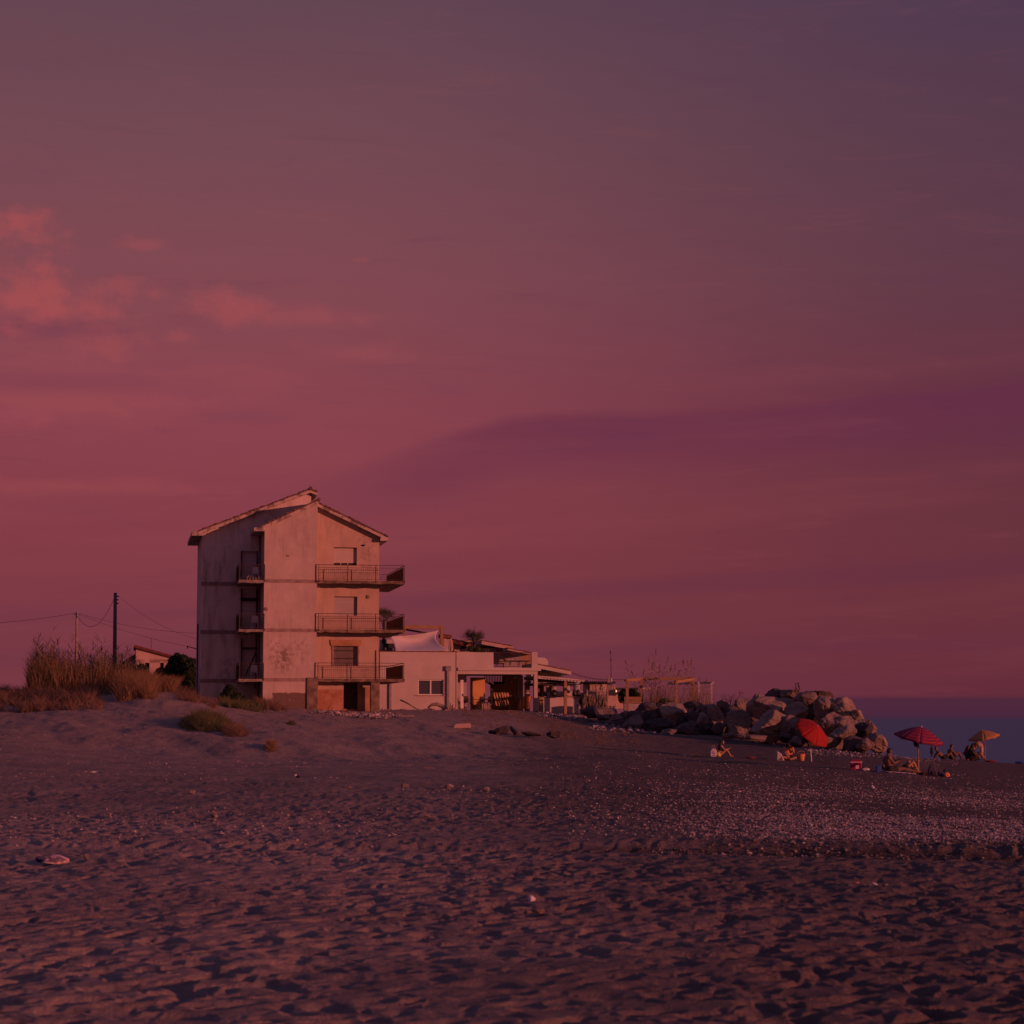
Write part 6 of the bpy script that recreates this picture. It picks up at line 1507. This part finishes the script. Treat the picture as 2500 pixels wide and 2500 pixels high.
J2 = dict(pelvis=(0, 0, .12), chest=(-.28, 0, .34), neck=(-.36, 0, .46), head=(-.40, 0, .56), face=(-.3, -.6, .1), shL=(-.3, .17, .40), shR=(-.3, -.17, .40), elL=(-.46, .22, .22), haL=(-.50, .2, .05), elR=(-.46, -.22, .2), haR=(-.5, -.2, .05),
    hpL=(.03, .09, .11), hpR=(.03, -.09, .11), knL=(.36, .12, .16), knR=(.36, -.1, .34), anL=(.70, .12, .06), anR=(.55, -.1, .06), toL=(.8, .13, .05), toR=(.68, -.12, .03))
person('person reclining on elbows in the far group beside the sitting man', spot(2297, Yf - .2), .05, J2, 'skin_d', s, 1.0, 'short', None, ('cloth_k', 'shorts'))
s = fit(41, Yy, .86)
person('big haired woman in dark dress sitting under the yellow parasol', spot(2366, Yy), -.35, pose_sit(.42, -.04, 'bent', 'knees'), 'skin_d', s, 1.15, 'long', ('cloth_k', 'shirt'), ('cloth_k', 'shorts'))
person('person in dark red sitting behind the big haired woman', spot(2357, Yy + .6), -.6, pose_sit(.4, -.10, 'bent', 'knees'), 'skin_d', s * .86, 1.1, 'long', ('cloth_r', 'shirt'), ('cloth_k', 'shorts'))
person('person with an orange lit back sitting close behind the big haired woman', spot(2372, Yy + .9), 0, pose_sit(.4, -.12, 'bent', 'knees'), 'skin', s * .9, 1.05, 'short', None, ('cloth_k', 'shorts'))
t = thing('beach_chair', 'low dark folding beach chair back sticking out of the far group', 'chair', spot(2352, Yy)); MB().bar((-.2, 0, .55), (.2, 0, .05), .04).build('frame', M['steel'], t); MB().bar((-.18, .4, .55), (.22, .4, .05), .04).build('frame', M['steel'], t); MB().prism([(-.18, .5), (.15, .10), (.17, .12), (-.16, .54)], .02, .38).build('canvas', M['cloth_k'], t)
lump('small red bag on the pebbles before the far group', 2356, Yy - .7, .2, .14, 'cloth_r', 'beach_bag', 'bag', 16)
lump('red and orange towels heaped beside the yellow parasol pole', 2413, Yy, .8, .14, 'cloth_r', 'beach_towel', 'towel', 17)
lump('blue boat bag at the water edge near the frame side', 2484, 150, .8, .2, 'cloth_b', 'beach_bag', 'bag', 18)
# ------------------------------------------------------------------ parasols
def parasol(label, apex, axis, rad, h, m, base, n=8, val=.10, pole_m='wood_old', valm=None, spin=0.0):
    """open parasol: panels between ribs, valance, ribs, joint and pole"""
    apex = Vector(apex); ax = Vector(axis).normalized(); base = Vector(base)
    t = thing('beach_parasol', label, 'parasol', base); a = apex - base
    q = ax.to_track_quat('Z', 'Y'); X = q @ Vector((1, 0, 0)); Yv = q @ Vector((0, 1, 0))
    def P(ang, f, dz=0.0):
        sag = 1 - .045 * math.sin(math.pi * f)
        r = rad * f; z = -h * (f ** 1.55); return a + (X * math.cos(ang) + Yv * math.sin(ang)) * r * sag + ax * (z + dz)
    K = 7
    for i in range(n):
        a0 = spin + 2 * math.pi * i / n; a1 = a0 + 2 * math.pi / n; v = []; f = []
        for k in range(K + 1):
            fr = k / K
            for j in range(5):
                u = j / 4; p = P(a0, fr).lerp(P(a1, fr), u)   # cloth stretched between the ribs
                v.append(p)
        for k in range(K):
            for j in range(4): f.append((k * 5 + j, k * 5 + j + 1, (k + 1) * 5 + j + 1, (k + 1) * 5 + j))
        o = len(v)
        for j in range(5): v.append(v[K * 5 + j] - ax * (val * (1 - .25 * math.sin(math.pi * (j / 4)))))
        for j in range(4): f.append((K * 5 + j, K * 5 + j + 1, o + j + 1, o + j))
        ob = MB().add([tuple(p) for p in v], f).build('canopy_panel', m(t, apex, ax) if callable(m) else M[m], t, True); ob.modifiers.new('cloth', 'SOLIDIFY').thickness = .004
        MB().tube([tuple(P(a0, fr, -.012)) for fr in (0.02, .3, .6, 1)], .007, 4).build('rib', M['steel'], t)
        MB().tube([tuple(P(a0, .5, -.01)), tuple(a - ax * h * 1.15)], .006, 4).build('strut', M['steel'], t)
    MB().tube([tuple(a - ax * .01), tuple(a + ax * .06)], [.03, .02], 8).build('finial', M['white_clean'], t)
    jn = a - ax * (h + .25); MB().tube([tuple(a), tuple(jn)], .018, 8).build('upper_pole', M[pole_m], t, True)
    MB().tube([tuple(jn), (0, 0, -.3)], .03, 8).build('pole', M[pole_m], t, True); MB().ball(tuple(jn), .03, .03, .04).build('tilt_joint', M['steel'], t)
    return t
M['red_cloth'] = mat('red_parasol_cloth', (.27, .012, .011), (.23, .010, .010), 2, .8)
M['yellow_cloth'] = mat('faded_orange_cloth', (.38, .20, .07), (.33, .17, .06), 3, .85)
pb = spot(1977.5, Yr)
parasol('tilted red beach parasol in front of the boulders', at(1996, 1773, Yr - .3), (.50, -.52, .66), .98, .44, 'red_cloth', pb, 8, .04, 'white_clean', spin=.25)
def stripes():
    def ex(t, P, c_):
        # stripes follow the distance from the parasol tip
        g = t.nodes.new('ShaderNodeVectorMath'); g.operation = 'DISTANCE'; t.links.new(P, g.inputs[0]); g.inputs[1].default_value = tuple(apx - pbase)
        d = E(t, g.outputs['Value']); c1 = mixc(t, (d * 66.0).f('SINE').sm(.15, .35), (.19, .012, .045), (.26, .04, .035)); return mixc(t, (d * 33.0 + 1.0).f('SINE').sm(.3, .5), c1, (.12, .014, .07))
    return mat('striped_parasol_cloth', (.4, .02, .06), None, 1, .8, obj=True, extra=ex)
pbase = spot(2235.5, Yp); apx = at(2250, 1775, Yp)
M['stripes'] = stripes()
pp = parasol('magenta and orange striped beach parasol nearest the camera side', apx, (.19, -.16, .97), 1.08, .50, 'stripes', pbase, 8, .09, 'wood_old', spin=1.32)
cl = MB(); a = at(2238, 1806, Yp)
lump2 = lambda label, px, py, Y, w, h, m, seed: npmesh('hanging_clothes', ICO_V * (1 + .2 * n3(ICO_V, 1.6, seed))[:, None] * np.array([w / 2, w / 3, h / 2]), ICO_F, M[m], True, loc=tuple(at(px, py, Y)), label=label, cat='clothes')
lump2('dark clothes hanging from the pole of the striped parasol', 2236, 1811, Yp - .1, .22, .44, 'cloth_k', 21)
lump2('olive bag hanging beside the dark clothes under the striped parasol', 2251, 1807, Yp - .1, .42, .26, 'wood_dark', 22)
ybase = spot(2398, Yy)
parasol('faded orange yellow beach parasol farthest along the shore', at(2399, 1783, Yy), (-.20, -.10, .97), 1.10, .48, 'yellow_cloth', ybase, 8, .10, 'wood_old', spin=.9)
lump2('brown bag hanging from the pole of the yellow parasol', 2387, 1818, Yy - .1, .5, .5, 'wood_old', 23)
lump2('pinkish towel hanging from the pole of the yellow parasol', 2397, 1829, Yy - .12, .22, .8, 'canvas', 24)
# ------------------------------------------------------------------ litter near the camera
Yn = 21.0
def near(px, py):
    for i in range(1500):
        Y = 9 + i * .05; r = ray(px, py); x = (px - 1250) / F * Y
        if gz(x, Y) >= ZC + Y * r[2] / r[1]: return Y
    return 60
def lump3(label, px, py, w, h, m, name, cat, seed):
    Y = near(px, py); x = (px - 1250) / F * Y; k = mpp(Y); v = rockgeo(seed + 900) * np.array([w * k / 2, w * k / 2.6, h * k / 2])
    return npmesh(name, v, ICO_F, M[m], False, loc=(x, Y, gz(x, Y) + h * k * .36), label=label, cat=cat)
M['can'] = mat('crushed_litter', (.55, .42, .40), (.16, .12, .18), 9, .6, lo=.45, hi=.55)
lump3('crushed drinks carton lying on the near sand', 148, 2108, 62, 24, 'can', 'crushed_carton', 'litter', 31)
lump3('pale dark scrap joined to the end of the crushed carton', 116, 2104, 34, 16, 'navy', 'plastic_scrap', 'litter', 32)
lump3('tan pebble beside the crushed carton', 222, 2096, 14, 14, 'rock', 'stone', 'stone', 33)
lump3('small bright pink white paper scrap on the near sand', 1298, 2200, 18, 16, 'pl_white', 'paper_scrap', 'litter', 34)
lump3('rounded tan stone in the sand below the paper scrap', 1312, 2230, 36, 14, 'rock', 'stone', 'stone', 35)
lump3('flat dark stone left of the rounded tan one', 1288, 2232, 22, 10, 'rock_b', 'stone', 'stone', 36)
for i, (px, py, w, lab) in enumerate(((2082, 2160, 12, 'thin pink shell fragment, first of three pale bits on the near sand'), (2124, 2162, 16, 'pale ribbed shell, middle one of three pale bits on the near sand'), (2152, 2163, 12, 'tan flat stone, last of three pale bits on the near sand'))):
    lump3(lab, px, py, w, 7, ('cloth_o', 'pl_white', 'rock')[i], ('shell', 'shell', 'stone')[i], ('shell', 'shell', 'stone')[i], 37 + i)
for i, (px, py, w, h, m, lab) in enumerate(((1188, 1932, 16, 12, 'concrete', 'bright pale stone on the middle sand below the dark logs'), (990, 1921, 20, 10, 'concrete', 'largest of the bright stones on the middle sand'), (857, 1926, 10, 9, 'concrete_old', 'small orange lit stone on the middle sand'), (1098, 1924, 22, 12, 'rock', 'tan stone with dark side on the middle sand'),
    (476, 1939, 16, 12, 'rock', 'brownish stone on the middle sand towards the landward side'), (530, 1996, 18, 10, 'rock', 'low brown stone before the dark streak of sand'), (2123, 1925, 12, 10, 'pl_white', 'single white stone on the shingle below the crimson cool box'), (1043, 1996, 16, 10, 'rock', 'tan pointed stone near the shallow step in the sand'), (1046, 1877, 36, 4, 'cloth_o', 'thin orange stick lying on the middle sand'),
    (730, 1834, 14, 8, 'cloth_k', 'small black scrap at the foot of the dune slope'), (726, 1842, 8, 10, 'pl_white', 'tiny pale scrap under the black one at the dune foot'), (235, 1722, 20, 5, 'pl_white', 'white plank lying on the landward dune below the scrub'), (214, 1746, 14, 3, 'canvas', 'thin pale stick on the sand below the white plank'))):
    lump3(lab, px, py, w, h, m, 'plank' if 'plank' in lab else ('stick' if 'stick' in lab else ('scrap' if 'scrap' in lab else 'stone')), 'plank' if 'plank' in lab else ('stick' if 'stick' in lab else ('litter' if 'scrap' in lab else 'stone')), 50 + i)
